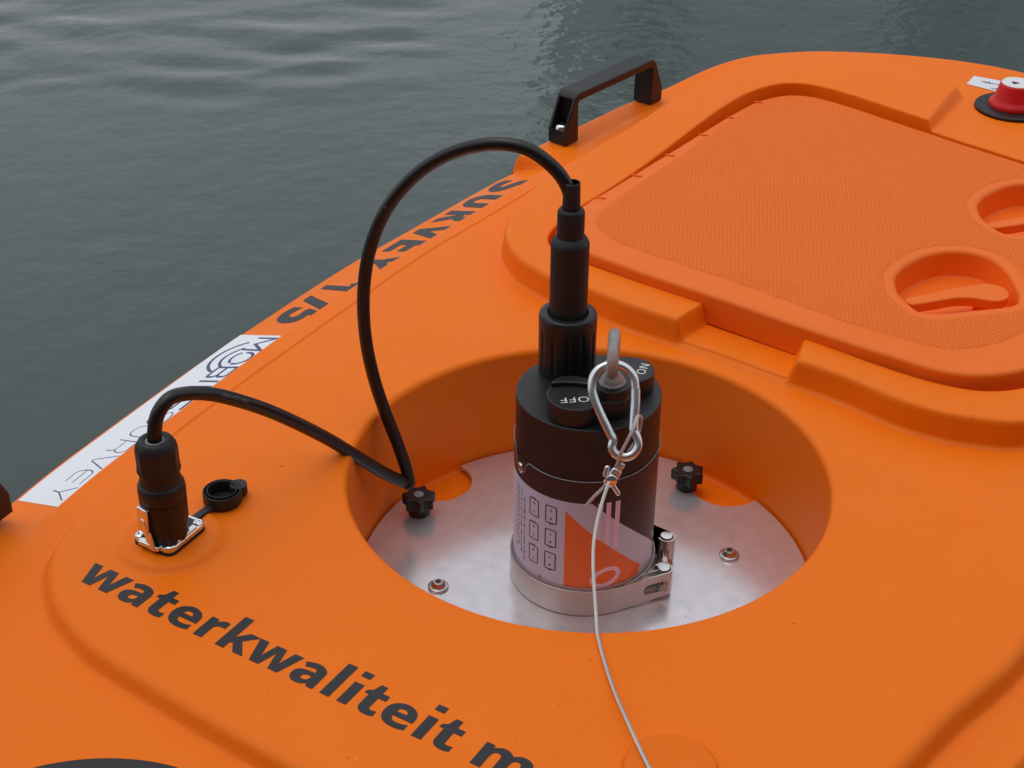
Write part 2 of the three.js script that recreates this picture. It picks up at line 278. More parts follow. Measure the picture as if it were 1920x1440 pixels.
function deckH(x, u, edge = true) {
  let y = -0.006 + bowRise(u) - 0.003 * smooth(-0.13, -0.23, u) - 0.006 * smooth(0.12, 0.21, x) * smooth(0.3, 0.1, u);
  const sp = sdist(PLAT, x, u);
  if (sp > -0.0012) { const P = platLevel(u), port = smooth(-0.19, -0.215, x) * smooth(-0.17, -0.10, u), t = Math.min(1, (sp + 0.0012) / lerp(0.0125, 0.0047, port)); y += (P - y) * (1 - Math.pow(1 - t, 3.0)) * smooth(-0.02, 0.34, t); }
  if (x < -0.19 && u > -0.21) y -= 0.0014 * Math.exp(-(((sp - 0.0050) / 0.0010) ** 2)) * smooth(-0.20, -0.10, u);
  const sa = sdist(LINE_A, x, u);
  if (sa < 0.001) {
    const pad = Math.max(smooth(0.391, 0.397, u), smooth(-0.186, -0.226, u)), t = smooth(0.0008, -0.0052, sa);
    y -= t * lerp(0.0040 + 0.33 * Math.max(0, -sa - 0.001), 0.0008, pad);
  }
  const dp = Math.hypot(x + 0.168, u + 0.184); y += 0.0032 * smooth(0.0325, 0.0265, dp);
  if (edge) { const d = sdist(OUT, x, u), r = 0.006; if (d < r) { const q = 1 - Math.max(0, d) / r; y -= r * (1 - Math.sqrt(Math.max(0, 1 - q * q))); } }
  return y;
}
const WELL = arc(0, 0, 0.1492, 0, 360, 720).slice(0, -1);
{
  const xs = [...steps(-0.33, -0.312, 0.006), ...steps(-0.31, -0.277, 0.0017), ...steps(-0.2762, -0.222, 0.0008), ...steps(-0.2205, 0.30, 0.0017), ...steps(0.306, 0.348, 0.006)], us = [...steps(-0.58, -0.352, 0.006), ...steps(-0.346, 0.80, 0.0017)];
  part('deck', sheet(xs, us, OUT, [WELL], deckH, [LINE_A]), M.orange, boat);
  // hull side below the rounded sheer edge
  const e = (d, y) => [d, (p) => deckH(p[0], p[1], false) + y];
  part('hull_side', sweep(OUT, [e(0, -0.006), e(0.0006, -0.009), e(0.001, -0.02), e(-0.004, -0.06), e(-0.02, -0.15), e(-0.06, -0.29), e(-0.12, -0.34)], true), M.orange, boat);
  // round well: rounded lip, drafted wall, floor
  const lip = arc(0.1492, -0.0042, 0.0042, 90, 180, 8).map(([r, y]) => [r, y]);
  const prof = [[0.1494, 0.0000], ...lip.slice(1), [0.1448, -0.02], [0.1444, -0.05], [0.1440, -0.080], ...arc(0.1405, -0.0805, 0.0035, 0, -90, 6).slice(1), [0.06, -0.084], [0, -0.084]];
  const loops = prof.map(([r, y]) => arc(0, 0, r, 0, 360, 360).slice(0, -1).map(([x, u]) => [x, y, u]));
  part('well_wall', loft(loops), M.orange, boat);
}
part('drain_boss', lathe([[0.0245, -0.0004], [0.0236, 0.0001], [0.0230, 0.0010], [0.0225, 0.0034], [0.0217, 0.0043], [0.0205, 0.0046], [0, 0.0046]], 96).translate(0.152, 0, 0.196), M.orange, boat, 'low round moulded boss at the lower edge of the photo');
// raised rim around the hatch, with drainage gaps at the front and at the back
const RO = closedCurve([[-25.5, 166], [-62, 168], [-94, 172.6], [-115, 173], [-129, 174.4], [-143, 179.2], [-158, 185.6], [-172, 195.8], [-189, 215], [-199, 235], [-208, 263], [-213, 309], [-213, 345], [-202, 437], [-192, 542], [-183, 585], [-169, 611], [-156, 632], [-132, 651], [-104, 661], [-35, 671], [30, 673], [80, 668], [130, 652], [172, 622], [203, 575], [222, 500], [232, 420], [238, 330], [238, 260], [232, 205], [215, 165], [184, 151], [163.5, 147.5], [141, 148.3], [105, 155.6], [80.6, 158.3], [61, 158.7], [20, 163]], 1600);
const RI = closedCurve([[-113.5, 204.5], [-137, 208], [-155, 220], [-163, 240], [-164.6, 285], [-162, 318], [-156, 410], [-148, 525], [-141, 567], [-126, 596], [-108.3, 606], [-82.8, 606.6], [-6.4, 588], [45, 574], [104, 560], [150, 547], [186, 528], [205, 490], [213, 420], [219, 320], [219, 245], [206, 206], [184, 186], [158.6, 179.5], [130.7, 179.3], [66.6, 186.7], [-27, 196], [-69, 199.5]], 1600);
function polar(curve, cx, cy) {
  const a = curve.map((p) => [Math.atan2(p[1] - cy, p[0] - cx), p[0], p[1]]).sort((m, n) => m[0] - n[0]);
  return (th) => { let lo = 0, hi = a.length - 1; if (th <= a[0][0] || th >= a[hi][0]) { const A = a[hi], B = a[0], span = B[0] + 2 * Math.PI - A[0], t = ((th >= A[0] ? th - A[0] : th + 2 * Math.PI - A[0])) / span; return [lerp(A[1], B[1], t), lerp(A[2], B[2], t)]; } while (hi - lo > 1) { const m = (lo + hi) >> 1; if (a[m][0] <= th) lo = m; else hi = m; } const t = (th - a[lo][0]) / (a[hi][0] - a[lo][0] || 1); return [lerp(a[lo][1], a[hi][1], t), lerp(a[lo][2], a[hi][2], t)]; };
}
{
  const N = 2200, po = polar(RO, 0.02, 0.40), pi = polar(RI, 0.02, 0.40);
  const o = [], q = []; for (let i = 0; i < N; i++) { const th = -Math.PI + 2 * Math.PI * (i + 0.5) / N; o.push(po(th)); q.push(pi(th)); }
  const no = normals2(o), ni = normals2(q);
  const H = o.map(([x, u], i) => {
    const full = 0.019 + 0.0085 * smooth(0.33, 0.58, u);
    let k = 1;
    if (u < 0.3) { const xm = (x + q[i][0]) / 2; k = Math.max(smooth(-0.0135, -0.0205, xm), smooth(0.0590, 0.0665, xm)); return lerp(0.0042, full, k); }
    if (u > 0.5) { const xm = x; k = smooth(0.0205, 0.0095, xm) ; const right = smooth(0.19, 0.215, x); return lerp(0.0185, full, Math.max(k, right)); }
    return full;
  });
  const base = o.map((p) => deckH(p[0], p[1], false));
  const rows = [];
  const row = (f) => rows.push(o.map((_, i) => f(i)));
  const ro = (d, y) => (i) => { const h = Math.max(0.002, H[i] - base[i]); const [dd, yy] = [d, y(h, i)]; return [o[i][0] + no[i][0] * dd, base[i] + yy, o[i][1] + no[i][1] * dd]; };
  row(ro(0.0075, () => -0.0012)); row(ro(0.0066, () => 0.0000)); row(ro(0.0052, (h) => Math.min(0.0004, h * 0.1))); row(ro(0.0040, (h) => Math.min(0.0014, h * 0.25))); row(ro(0.0031, (h) => Math.min(0.003, h * 0.4)));
  row(ro(0.0016, (h) => h - Math.min(0.0042, h * 0.5)));
  for (const a of [0, 18, 36, 54, 72, 90]) { const c = Math.cos(a * Math.PI / 180), s = Math.sin(a * Math.PI / 180); row(ro(-0.0025 + 0.0035 * c, (h) => h - Math.min(0.0035, h * 0.45) * (1 - s))); }
  const mid = (t) => (i) => { const A = [o[i][0] - no[i][0] * 0.0035, o[i][1] - no[i][1] * 0.0035], B = [q[i][0] + ni[i][0] * 0.002, q[i][1] + ni[i][1] * 0.002]; return [lerp(A[0], B[0], t), H[i], lerp(A[1], B[1], t)]; };
  row(mid(0)); row(mid(0.15)); row(mid(0.5)); row(mid(0.85)); row(mid(1));
  for (const a of [60, 30, 0]) { const c = Math.cos(a * Math.PI / 180), s = Math.sin(a * Math.PI / 180); row((i) => [q[i][0] + ni[i][0] * 0.0016 * (1 - c), H[i] - 0.0016 * (1 - s), q[i][1] + ni[i][1] * 0.0016 * (1 - c)]); }
  row((i) => [q[i][0], Math.min(0.004, H[i] - 0.002), q[i][1]]); row((i) => [q[i][0], 0.0018, q[i][1]]); row((i) => [q[i][0] - ni[i][0] * 0.03, 0.0016, q[i][1] - ni[i][1] * 0.03]);
  part('hatch_coaming', loft(rows, false), M.orange, boat, 'raised orange rim with gaps around the hatch lid');
}

// hatch lid
const lid = group('hatch_lid', boat, 'pink orange hatch lid with pebbled anti-slip field and two latch pockets');
{
  const LID = closedCurve([[-114, 206.6], [-134, 211], [-150, 222], [-157, 243], [-158.8, 286], [-156, 320], [-150, 412], [-142.5, 525], [-136, 564], [-121.5, 591], [-105, 600.5], [-82, 601], [-7, 582.5], [44, 568.5], [102, 554.5], [146, 542], [180, 523], [199, 487], [208, 420], [213, 320], [213, 250], [200.5, 211.5], [178, 189.5], [155, 181.8], [128, 182.3], [72, 186], [17, 192], [-11, 195], [-70, 200.3]], 800);
  const TEX = closedCurve([[-103, 231.5], [-117.5, 238.5], [-130, 248], [-136.5, 258], [-140, 276], [-140, 320], [-137.5, 400], [-135, 486], [-131, 546], [-118, 580], [-104, 591], [-84, 592], [-10, 574], [44, 561], [106, 546], [146, 534], [168, 517], [180, 485], [187, 420], [192, 330], [190, 275], [182, 247], [170, 226], [149, 209], [118, 206.5], [87.5, 207.5], [40, 214], [4, 219.5], [-50, 225]], 600);
  const y0 = (u) => 0.0268 - 0.0062 * smooth(0.2, 0.62, u);
  const P1 = closedCurve([[88.8, 288], [87, 301], [88.5, 316], [96, 338], [107, 352], [120, 358.5], [132.5, 358.8], [143, 353], [152.8, 342], [163, 325], [169.9, 311], [171.5, 300], [167.3, 291], [150, 274], [127.3, 253], [119, 251], [111, 256], [98, 269]], 260);
  const d2 = [12.5, 156]; const P2 = P1.map(([x, u]) => [x + d2[0] / 1000, u + d2[1] / 1000]);
  const B1 = offset(P1, 0.0085), B2 = offset(P2, 0.0085);
  const lipAt = (x, u, d) => (x < -0.128 || u > 0.53) ? 0.0021 * smooth(0.0135, 0.0105, d) * smooth(0.262, 0.272, u) : 0;
  const edge = (x, u) => y0(u) - lipAt(x, u, sdist(LID, x, u));
  const g = 0.0014, xs = steps(-0.165, 0.22, g), us = steps(0.175, 0.61, g);
  const LIDI = offset(LID, -0.0030); const border = sheet(xs, us, LIDI, [TEX], edge);
  const top = (p) => y0(p[1]) - lipAt(p[0], p[1], 0);
  const side = sweep(LID, [[-0.0031, (p) => top(p)], ...arc(-0.0030, -0.0030, 0.0030, 90, 0, 7).map(([d, y]) => [d, (p) => top(p) + y]), [0.0002, (p) => top(p) - 0.006], [0.0006, 0.0045], [-0.001, 0.003]], true);
  part('lid_rim', merge([border, side]), M.lid, lid);
  part('grip_panel', sheet(xs, us, TEX, [B1, B2], (x, u) => y0(u) + 0.0005 * smooth(0, 0.002, sdist(TEX, x, u)) * smooth(0, 0.0025, Math.min(nearest(B1, x, u)[0], nearest(B2, x, u)[0]))), M.grip, lid, 'pebbled anti-slip field');
  // small seam ribs on the low lip along the port edge
  const ribs = [[-153.5, 298], [-149.5, 352], [-146, 405], [-142.5, 462], [-139, 512], [-133, 560]].map(([x, u]) => { const b = new RoundedBoxGeometry(0.0085, 0.0016, 0.0016, 2, 0.0006); b.rotateY(0.25); return b.translate(x / 1000, y0(u / 1000) - 0.0017, -u / 1000); });
  part('lip_rib', merge(ribs), M.lid, lid);
  for (const [P, dx, du] of [[P1, 0, 0], [P2, d2[0] / 1000, d2[1] / 1000]]) {
    const yl = y0(0.3 + du);
    const pr = [[0.0085, (p) => y0(p[1])], [0.006, (p) => y0(p[1])], ...arc(0.0035, -0.0035, 0.0035, 90, 180, 7).map(([d, y]) => [d, (p) => y0(p[1]) + y]), [-0.0006, (p) => y0(p[1]) - 0.010], [-0.0016, yl - 0.0195], [-0.0022, yl - 0.0206], [-0.0036, yl - 0.0215], [-0.012, yl - 0.0216], [-0.02, yl - 0.0216]];
    const wall = sweep(P, pr, false); const fl = flat(offset(P, -0.0195), yl - 0.0217);
    part('latch_pocket', merge([wall, fl]), M.lid, lid);
    // latch: paddle with a narrow arm and a wide round end, on a pedestal
    const ax = [[108, 269, 5.2], [117.5, 280, 5.5], [127.5, 293, 6.2], [136.5, 301.5, 8.4], [145.5, 307.5, 11.6], [150.5, 310, 12.8]].map((a) => a.map((v) => v / 1000));
    const sp = new THREE.CatmullRomCurve3(ax.map((a) => V3(a[0], a[1], a[2]))); const left = [], right = []; const K = 40;
    for (let i = 0; i <= K; i++) { const p = sp.getPoint(i / K), t = sp.getTangent(i / K); const l = Math.hypot(t.x, t.y); left.push([p.x - t.y / l * p.z, p.y + t.x / l * p.z]); right.push([p.x + t.y / l * p.z, p.y - t.x / l * p.z]); }
    const p0 = sp.getPoint(0), p1 = sp.getPoint(1), t0 = Math.atan2(ax[1][1] - ax[0][1], ax[1][0] - ax[0][0]) * 180 / Math.PI, t1 = Math.atan2(ax[5][1] - ax[4][1], ax[5][0] - ax[4][0]) * 180 / Math.PI;
    const outl = [...right, ...arc(p1.x, p1.y, p1.z, t1 - 80, t1 + 80, 16), ...left.reverse(), ...arc(p0.x, p0.y, p0.z, t0 + 100, t0 + 260, 12)].map(([x, u]) => [x + dx, u + du]);
    const paddle = bent(extrude(outl, 0.0075, 0.0012).translate(0, yl - 0.0105, 0), 50);
    const stem = new THREE.CylinderGeometry(0.007, 0.009, 0.012, 32).translate(0.149 + dx, yl - 0.0158, -(0.308 + du));
    const block = new THREE.CylinderGeometry(0.005, 0.0085, 0.0125, 4, 1).rotateY(0.5).translate(0.130 + dx, yl - 0.0158, -(0.262 + du));
    part('latch', merge([paddle, stem, block]), M.lid, lid, du ? 'latch paddle in the pocket nearer the bow' : 'latch paddle in the pocket nearer the round well');
  }
}

// lettering: flat vinyl cut-outs; the round dots of the font become square ones and the strokes are fattened
function glyphs(str, fat) {
  const shapes = font.generateShapes(str, 1), list = [];
  for (const sh of shapes) {
    const p = sh.getPoints(10); const ys = p.map((q) => q.y), xs = p.map((q) => q.x); const y0 = Math.min(...ys), y1 = Math.max(...ys), x0 = Math.min(...xs), x1 = Math.max(...xs);
    if (/[ij]/.test(str) && y0 > 0.76 && x1 - x0 < 0.34) list.push(new THREE.Shape([V2(x0 + 0.01, y0 + 0.09), V2(x1 - 0.01, y0 + 0.09), V2(x1 - 0.01, y1 - 0.005), V2(x0 + 0.01, y1 - 0.005)])); else list.push(sh);
  }
  return new THREE.ExtrudeGeometry(list, { depth: 0.006, curveSegments: 10, bevelEnabled: true, bevelThickness: 0.0005, bevelSize: fat, bevelSegments: 1 });
}
{
  // reads from the camera side: runs to starboard, letter tops towards the bow
  const g = glyphs('waterkwaliteit m', 0.014); g.computeBoundingBox(); const b = g.boundingBox, w14 = glyphs('waterkwaliteit', 0.014); w14.computeBoundingBox();
  const sx = 0.2450 / (w14.boundingBox.max.x - w14.boundingBox.min.x);
  g.translate(-b.min.x, 0, 0); { const p = g.attributes.position; for (let i = 0; i < p.count; i++) { const y = p.getY(i); p.setY(i, y < 0.758 ? y * 0.0153 / 0.758 : 0.0153 + (y - 0.758) * 0.0090 / 0.297); } } g.scale(sx, 1, 0.03); g.rotateX(-Math.PI / 2); g.rotateY(-0.008); g.translate(-0.1893, 0.00002, 0.2374);
  part('lettering', g, M.vinyl, boat, 'dark vinyl word waterkwaliteit on the deck');
  // reads from the water side, on the sloping gunwale strip: every character between its measured ends
  const side = LINE_A.filter((p) => p[0] < -0.15 && p[1] > -0.3 && p[1] < 0.5).sort((m, n) => m[1] - n[1]);
  const av = (u) => { let k = 0; while (k < side.length - 2 && side[k + 1][1] < u) k++; const A = side[k], B = side[k + 1]; return lerp(A[0], B[0], (u - A[1]) / (B[1] - A[1])); };
  const all = [];
  for (const [ch, ua, ub] of [['S', 371, 342], ['U', 334.6, 305], ['R', 297, 269], ['V', 264, 235.5], ['E', 231, 205.5], ['Y', 198, 171], ['1', 145, 130], ['7', 121, 96], ['5', 97, 70]]) {
    const q = glyphs(ch, 0.035); q.computeBoundingBox(); const bb = q.boundingBox, p = q.attributes.position; const full = 1.05;
    for (let i = 0; i < p.count; i++) { const fx = (p.getX(i) - bb.min.x) / (bb.max.x - bb.min.x), fy = (p.getY(i) + 0.03) / full, u = lerp(ua, ub, fx) / 1000 - 0.0075 * fy, d = Math.max(0.0062, 0.0372 - 0.0400 * fy), v = av(u) - d; p.setXYZ(i, v, deckH(v, u, false) + 0.00005 + p.getZ(i) * 0.03, -u); }
    q.computeVertexNormals(); all.push(q);
  }
  part('lettering', merge(all), M.vinyl, boat, 'dark vinyl boat name along the port edge');
}
// white sticker with the survey company's name, read from the water side; drawn in mm (u along the boat, d out from the inner line)
{
  const W = 2048, Hc = 440, cv = document.createElement('canvas'); cv.width = W; cv.height = Hc; const c = cv.getContext('2d');
  c.fillStyle = '#eff2fa'; c.fillRect(0, 0, W, Hc);
  const U0 = 49, px = W / 236, X = (u) => (U0 - u) * px, Y = (d) => d * (Hc / 50), ky = Hc / 50;
  c.lineJoin = 'miter'; c.lineCap = 'butt'; c.strokeStyle = '#343a72';
  const L = (w, pts) => { c.lineWidth = w * px; c.beginPath(); pts.forEach(([u, d], i) => i ? c.lineTo(X(u), Y(d)) : c.moveTo(X(u), Y(d))); c.stroke(); };
  const A = (w, u, d, r, a0, a1) => { c.lineWidth = w * px; c.beginPath(); c.ellipse(X(u), Y(d), r * px, r * ky, 0, a0 * Math.PI, a1 * Math.PI); c.stroke(); };
  const b0 = 25, b1 = 6.5, bm = 15.5;
  L(2.5, [[42, b0], [40.5, b1], [32, 20], [21.5, b1], [23.5, b0]]);                       // M
  A(2.5, 9.5, 15, 8.6, 0.93, 2.12); A(2.3, 10.5, 14, 9.8, 0.20, 0.78); A(2.4, 11.5, 14, 17.5, 0.16, 0.80); A(2.6, 12.5, 14.5, 26, 0.14, 0.83);   // O with its waves
  L(2.5, [[-4.5, b0], [-4.5, b1], [-17, b1], [-18.5, 9], [-18.5, 13], [-16.5, bm], [-4.5, bm]]); L(2.5, [[-16.5, bm], [-18.8, 18], [-18.8, 22.5], [-17, b0 - 1], [-4.5, b0 - 1]]);   // B
  L(2.5, [[-25, b0], [-25.5, b1]]); L(2.5, [[-33, b1], [-33, b0 - 1.2], [-46, b0 - 1.2]]);   // I L
  L(2.5, [[-66, b0 - 1.2], [-51.5, b0 - 1.2], [-51.5, b1 + 1], [-66, b1 + 1]]); L(2.3, [[-52, bm + 1], [-65.5, bm + 1]]);   // E
  c.lineJoin = 'round'; c.strokeStyle = '#3a3f66'; const w = 1.0; c.lineWidth = w * px;
  const curve = (f) => { c.lineWidth = w * px; c.beginPath(); f(); c.stroke(); };
  curve(() => { c.moveTo(X(-84), Y(b1)); c.bezierCurveTo(X(-66), Y(b1 - 1), X(-66), Y(bm), X(-76), Y(bm)); c.bezierCurveTo(X(-88), Y(bm), X(-88), Y(b0), X(-69), Y(b0)); });   // S
  curve(() => { c.moveTo(X(-88), Y(b1 - 2)); c.lineTo(X(-87.5), Y(16)); c.bezierCurveTo(X(-88), Y(27), X(-101), Y(27), X(-101.5), Y(16)); c.lineTo(X(-103), Y(b1 - 2)); });    // U
  L(w, [[-106.2, b0], [-108.5, b1]]); curve(() => { c.moveTo(X(-108), Y(17.5)); c.lineTo(X(-118), Y(17.5)); c.bezierCurveTo(X(-123), Y(17.5), X(-123.5), Y(b1), X(-118), Y(b1)); c.lineTo(X(-108.5), Y(b1)); }); curve(() => { c.moveTo(X(-118), Y(17.5)); c.quadraticCurveTo(X(-120.5), Y(20), X(-119.5), Y(b0)); });   // R
  curve(() => { c.moveTo(X(-126), Y(b1)); c.lineTo(X(-131), Y(23)); c.quadraticCurveTo(X(-132.5), Y(27), X(-134.2), Y(23)); c.lineTo(X(-142), Y(b1)); });   // V
  curve(() => { c.moveTo(X(-157), Y(25.6)); c.lineTo(X(-149), Y(25.6)); c.bezierCurveTo(X(-142), Y(25.6), X(-142), Y(10), X(-149), Y(10)); c.lineTo(X(-159.3), Y(10)); }); L(w, [[-144, 18], [-158, 18]]);   // E
  L(w, [[-163, b1 + 1], [-169, 19.5], [-177, b1 + 2]]); L(w, [[-169, 19.5], [-167.6, 26.3]]);   // Y
  const t = new THREE.CanvasTexture(cv); t.colorSpace = THREE.SRGBColorSpace; t.magFilter = THREE.LinearFilter;
  const side = LINE_A.filter((p) => p[0] < -0.15 && p[1] > -0.3 && p[1] < 0.5).sort((m, n) => m[1] - n[1]);
  const av = (u) => { let k = 0; while (k < side.length - 2 && side[k + 1][1] < u) k++; const P = side[k], Q = side[k + 1]; return lerp(P[0], Q[0], (u - P[1]) / (Q[1] - P[1])); };
  const us = steps(0, 1, 1 / 60), ds = steps(0.0052, 0.0475, 0.0035), pos = [], uv = [], idx = [], n = ds.length;
  us.forEach((f, i) => ds.forEach((d, k) => {
    const ua = lerp(-0.1835, -0.1800, k / (n - 1)), ub = lerp(0.0450, 0.0485, k / (n - 1)), u = lerp(ua, ub, f); const x = Math.max(av(u) - d * lerp(0.94, 1, f), nearest(OUT, -0.36, u)[1] + lerp(0.0048, 0.0022, f));
    pos.push(x, deckH(x, u, true) + 0.00025, -u); uv.push((0.049 - u) / 0.236, 1 - d * 1000 / 50); if (i && k) { const q = (i - 1) * n + k - 1; idx.push(q, q + n + 1, q + 1, q, q + n, q + n + 1); } }));
  const g = new THREE.BufferGeometry(); g.setAttribute('position', new THREE.Float32BufferAttribute(pos, 3)); g.setAttribute('uv', new THREE.Float32BufferAttribute(uv, 2)); g.setIndex(idx); g.computeVertexNormals();
  part('sticker', g, new THREE.MeshPhysicalMaterial({ map: t, roughness: 0.42 }), boat, 'long white sticker with blue company lettering on the port edge');
}
// small white instruction label and red battery switch on the foredeck
{
  const cv = document.createElement('canvas'); cv.width = 512; cv.height = 256; const c = cv.getContext('2d'); c.fillStyle = '#e4e6ee'; c.fillRect(0, 0, 512, 256);
  c.strokeStyle = '#3b5058'; c.lineWidth = 9; c.lineCap = 'round'; // hand-written lines, too small to read in the photograph
  for (const [y, x0, x1] of [[84, 60, 190], [84, 225, 320], [84, 350, 450], [168, 130, 245], [168, 275, 350], [168, 380, 440]]) { c.beginPath(); for (let x = x0; x <= x1; x += 4) { const yy = y + 15 * Math.sin(x * 0.31) * (0.6 + 0.4 * Math.sin(x * 0.083)); x === x0 ? c.moveTo(x, yy) : c.lineTo(x, yy); } c.stroke(); }
  const t = new THREE.CanvasTexture(cv); t.colorSpace = THREE.SRGBColorSpace; t.magFilter = THREE.LinearFilter;
  const q = [[7.1, 723.6], [63.3, 716.3], [97, 711.8], [90, 744.5], [54, 750], [6.8, 748.1]].map(([x, u]) => [x / 1000, u / 1000]);
  const g = flat(q, 0.0124); const uvA = g.attributes.uv, p = g.attributes.position; for (let i = 0; i < p.count; i++) uvA.setXY(i, (p.getX(i) - 0.0068) / 0.09, (-p.getZ(i) - 0.712) / 0.038);
  part('instruction_label', g, new THREE.MeshPhysicalMaterial({ map: t, roughness: 0.45 }), boat, 'small white label with two lines of writing behind the red switch');
  const sw = group('battery_switch', boat, 'red rotary battery switch on a black disc');
  const cx = 0.0646, cu = 0.6690; const S = (g2) => g2.translate(cx, 0.0186, -cu);
  part('base_disc', S(lathe([[0, 0], [0.0332, 0], [0.0332, 0.0022], [0.0322, 0.0032], [0.026, 0.0034], [0, 0.0034]])), M.black, sw);
  part('knob', S(lathe([[0.0212, 0.0032], [0.0215, 0.0056], [0.0206, 0.0074], [0.0186, 0.0092], [0.0168, 0.0118], [0.0146, 0.0225], [0.0138, 0.0243], [0, 0.0244]])), M.red, sw, 'red cone-shaped knob');
  part('knob_face', S(lathe([[0.0132, 0.0242], [0.0126, 0.0250], [0, 0.0251]], 64)), M.white, sw, 'white face with a small dark arrow');
  const tri = extrude([[-0.0035, 0.002], [0.0035, 0.002], [0, -0.0030]], 0.0004).translate(-0.001, 0.0252, 0.004); part('arrow', S(tri), M.vinyl, sw);
}
// black round cover cut by the lower edge of the frame
{
  const s = group('round_cover', boat, 'black round cover at the lower edge of the photo'); const f = (g) => g.translate(-0.030, -0.006, 0.4095);
  part('cover_flange', f(lathe([[0.0, 0.0], [0.1, 0], [0.1, 0.0022], [0.099, 0.003], [0.086, 0.003], [0.0852, 0.0022], [0, 0.0022]], 128)), M.black, s);
  const kn = []; for (let i = 0; i < 8; i++) { const a = i / 8 * 2 * Math.PI + 0.45; kn.push(new RoundedBoxGeometry(0.016, 0.007, 0.018, 3, 0.002).translate(0, 0.004, -0.075).rotateY(a)); }
  part('cover_grip', f(merge([lathe([[0, 0.0065], [0.066, 0.0065], [0.069, 0.005], [0.069, 0.002]], 96), ...kn])), M.rubber, s);
}
// carry handles bolted to the gunwale pads
function carryHandle(origin, dir, label) {
  const g = group('carry_handle', boat, label); g.position.set(origin[0], origin[1], -origin[2]); g.rotation.y = Math.atan2(dir[1], dir[0]);   // local x along the handle
  const o = [[0, 0], [0.0, 0.0135], [0.0125, 0.0405], [0.0155, 0.0435], [0.019, 0.0445], [0.127, 0.0445], [0.131, 0.0435], [0.134, 0.0405], [0.1465, 0.0135], [0.1465, 0], [0.1285, 0], [0.1295, 0.034], [0.1275, 0.0372], [0.0185, 0.0372], [0.0168, 0.034], [0.018, 0]];
  const s = new THREE.Shape(o.map(([x, y]) => V2(x, y))); const w = 0.0205, bv = 0.0012;
  const eg = new THREE.ExtrudeGeometry(s, { depth: w - 2 * bv, bevelEnabled: true, bevelSize: bv, bevelThickness: bv, bevelOffset: -bv, bevelSegments: 3 }); eg.translate(0, 0, -w / 2 + bv);
  const cut = (flip) => { const f = (x) => flip ? 0.1465 - x : x; let pts = [[-0.004, 0.0125], [0.0145, 0.0125], [0.0158, 0.034], [0.0128, 0.0395], [-0.004, 0.0395]].map(([x, y]) => V2(f(x), y)); if (flip) pts.reverse(); const q = new THREE.ExtrudeGeometry(new THREE.Shape(pts), { depth: 0.0148, bevelEnabled: false }); return q.translate(0, 0, -0.0074); };
  const ev = new Evaluator(); ev.useGroups = false; ev.attributes = ['position', 'normal'];
  let b = new Brush(eg); b.updateMatrixWorld(); for (const fl of [false, true]) { const c = new Brush(cut(fl)); c.updateMatrixWorld(); b = ev.evaluate(b, c, SUBTRACTION); b.updateMatrixWorld(); }
  const geo = b.geometry.index ? b.geometry.toNonIndexed() : b.geometry; geo.setAttribute('uv', new THREE.Float32BufferAttribute(new Float32Array(geo.attributes.position.count * 2), 2)); for (let i = 0; i < geo.attributes.position.count; i++) geo.attributes.uv.setXY(i, geo.attributes.position.getX(i), geo.attributes.position.getY(i) + geo.attributes.position.getZ(i));
  part('grip', bent(geo, 38), M.black, g);
  for (const x of [0.0072, 0.1393]) part('screw', [lathe([[0, 0.0160], [0.0022, 0.0160], [0.0026, 0.0168], [0.0048, 0.0166], [0.0062, 0.0150], [0.0066, 0.0128]], 32).translate(x, 0, 0)], M.chrome, g);
}
carryHandle([-0.2695, -0.0058, 0.4335], [0.150, 0.989], 'black bridge handle on the gunwale near the bow');
carryHandle([-0.2675, -0.0058, -0.3535], [-0.085, 0.996], 'black bridge handle at the left edge of the photo');

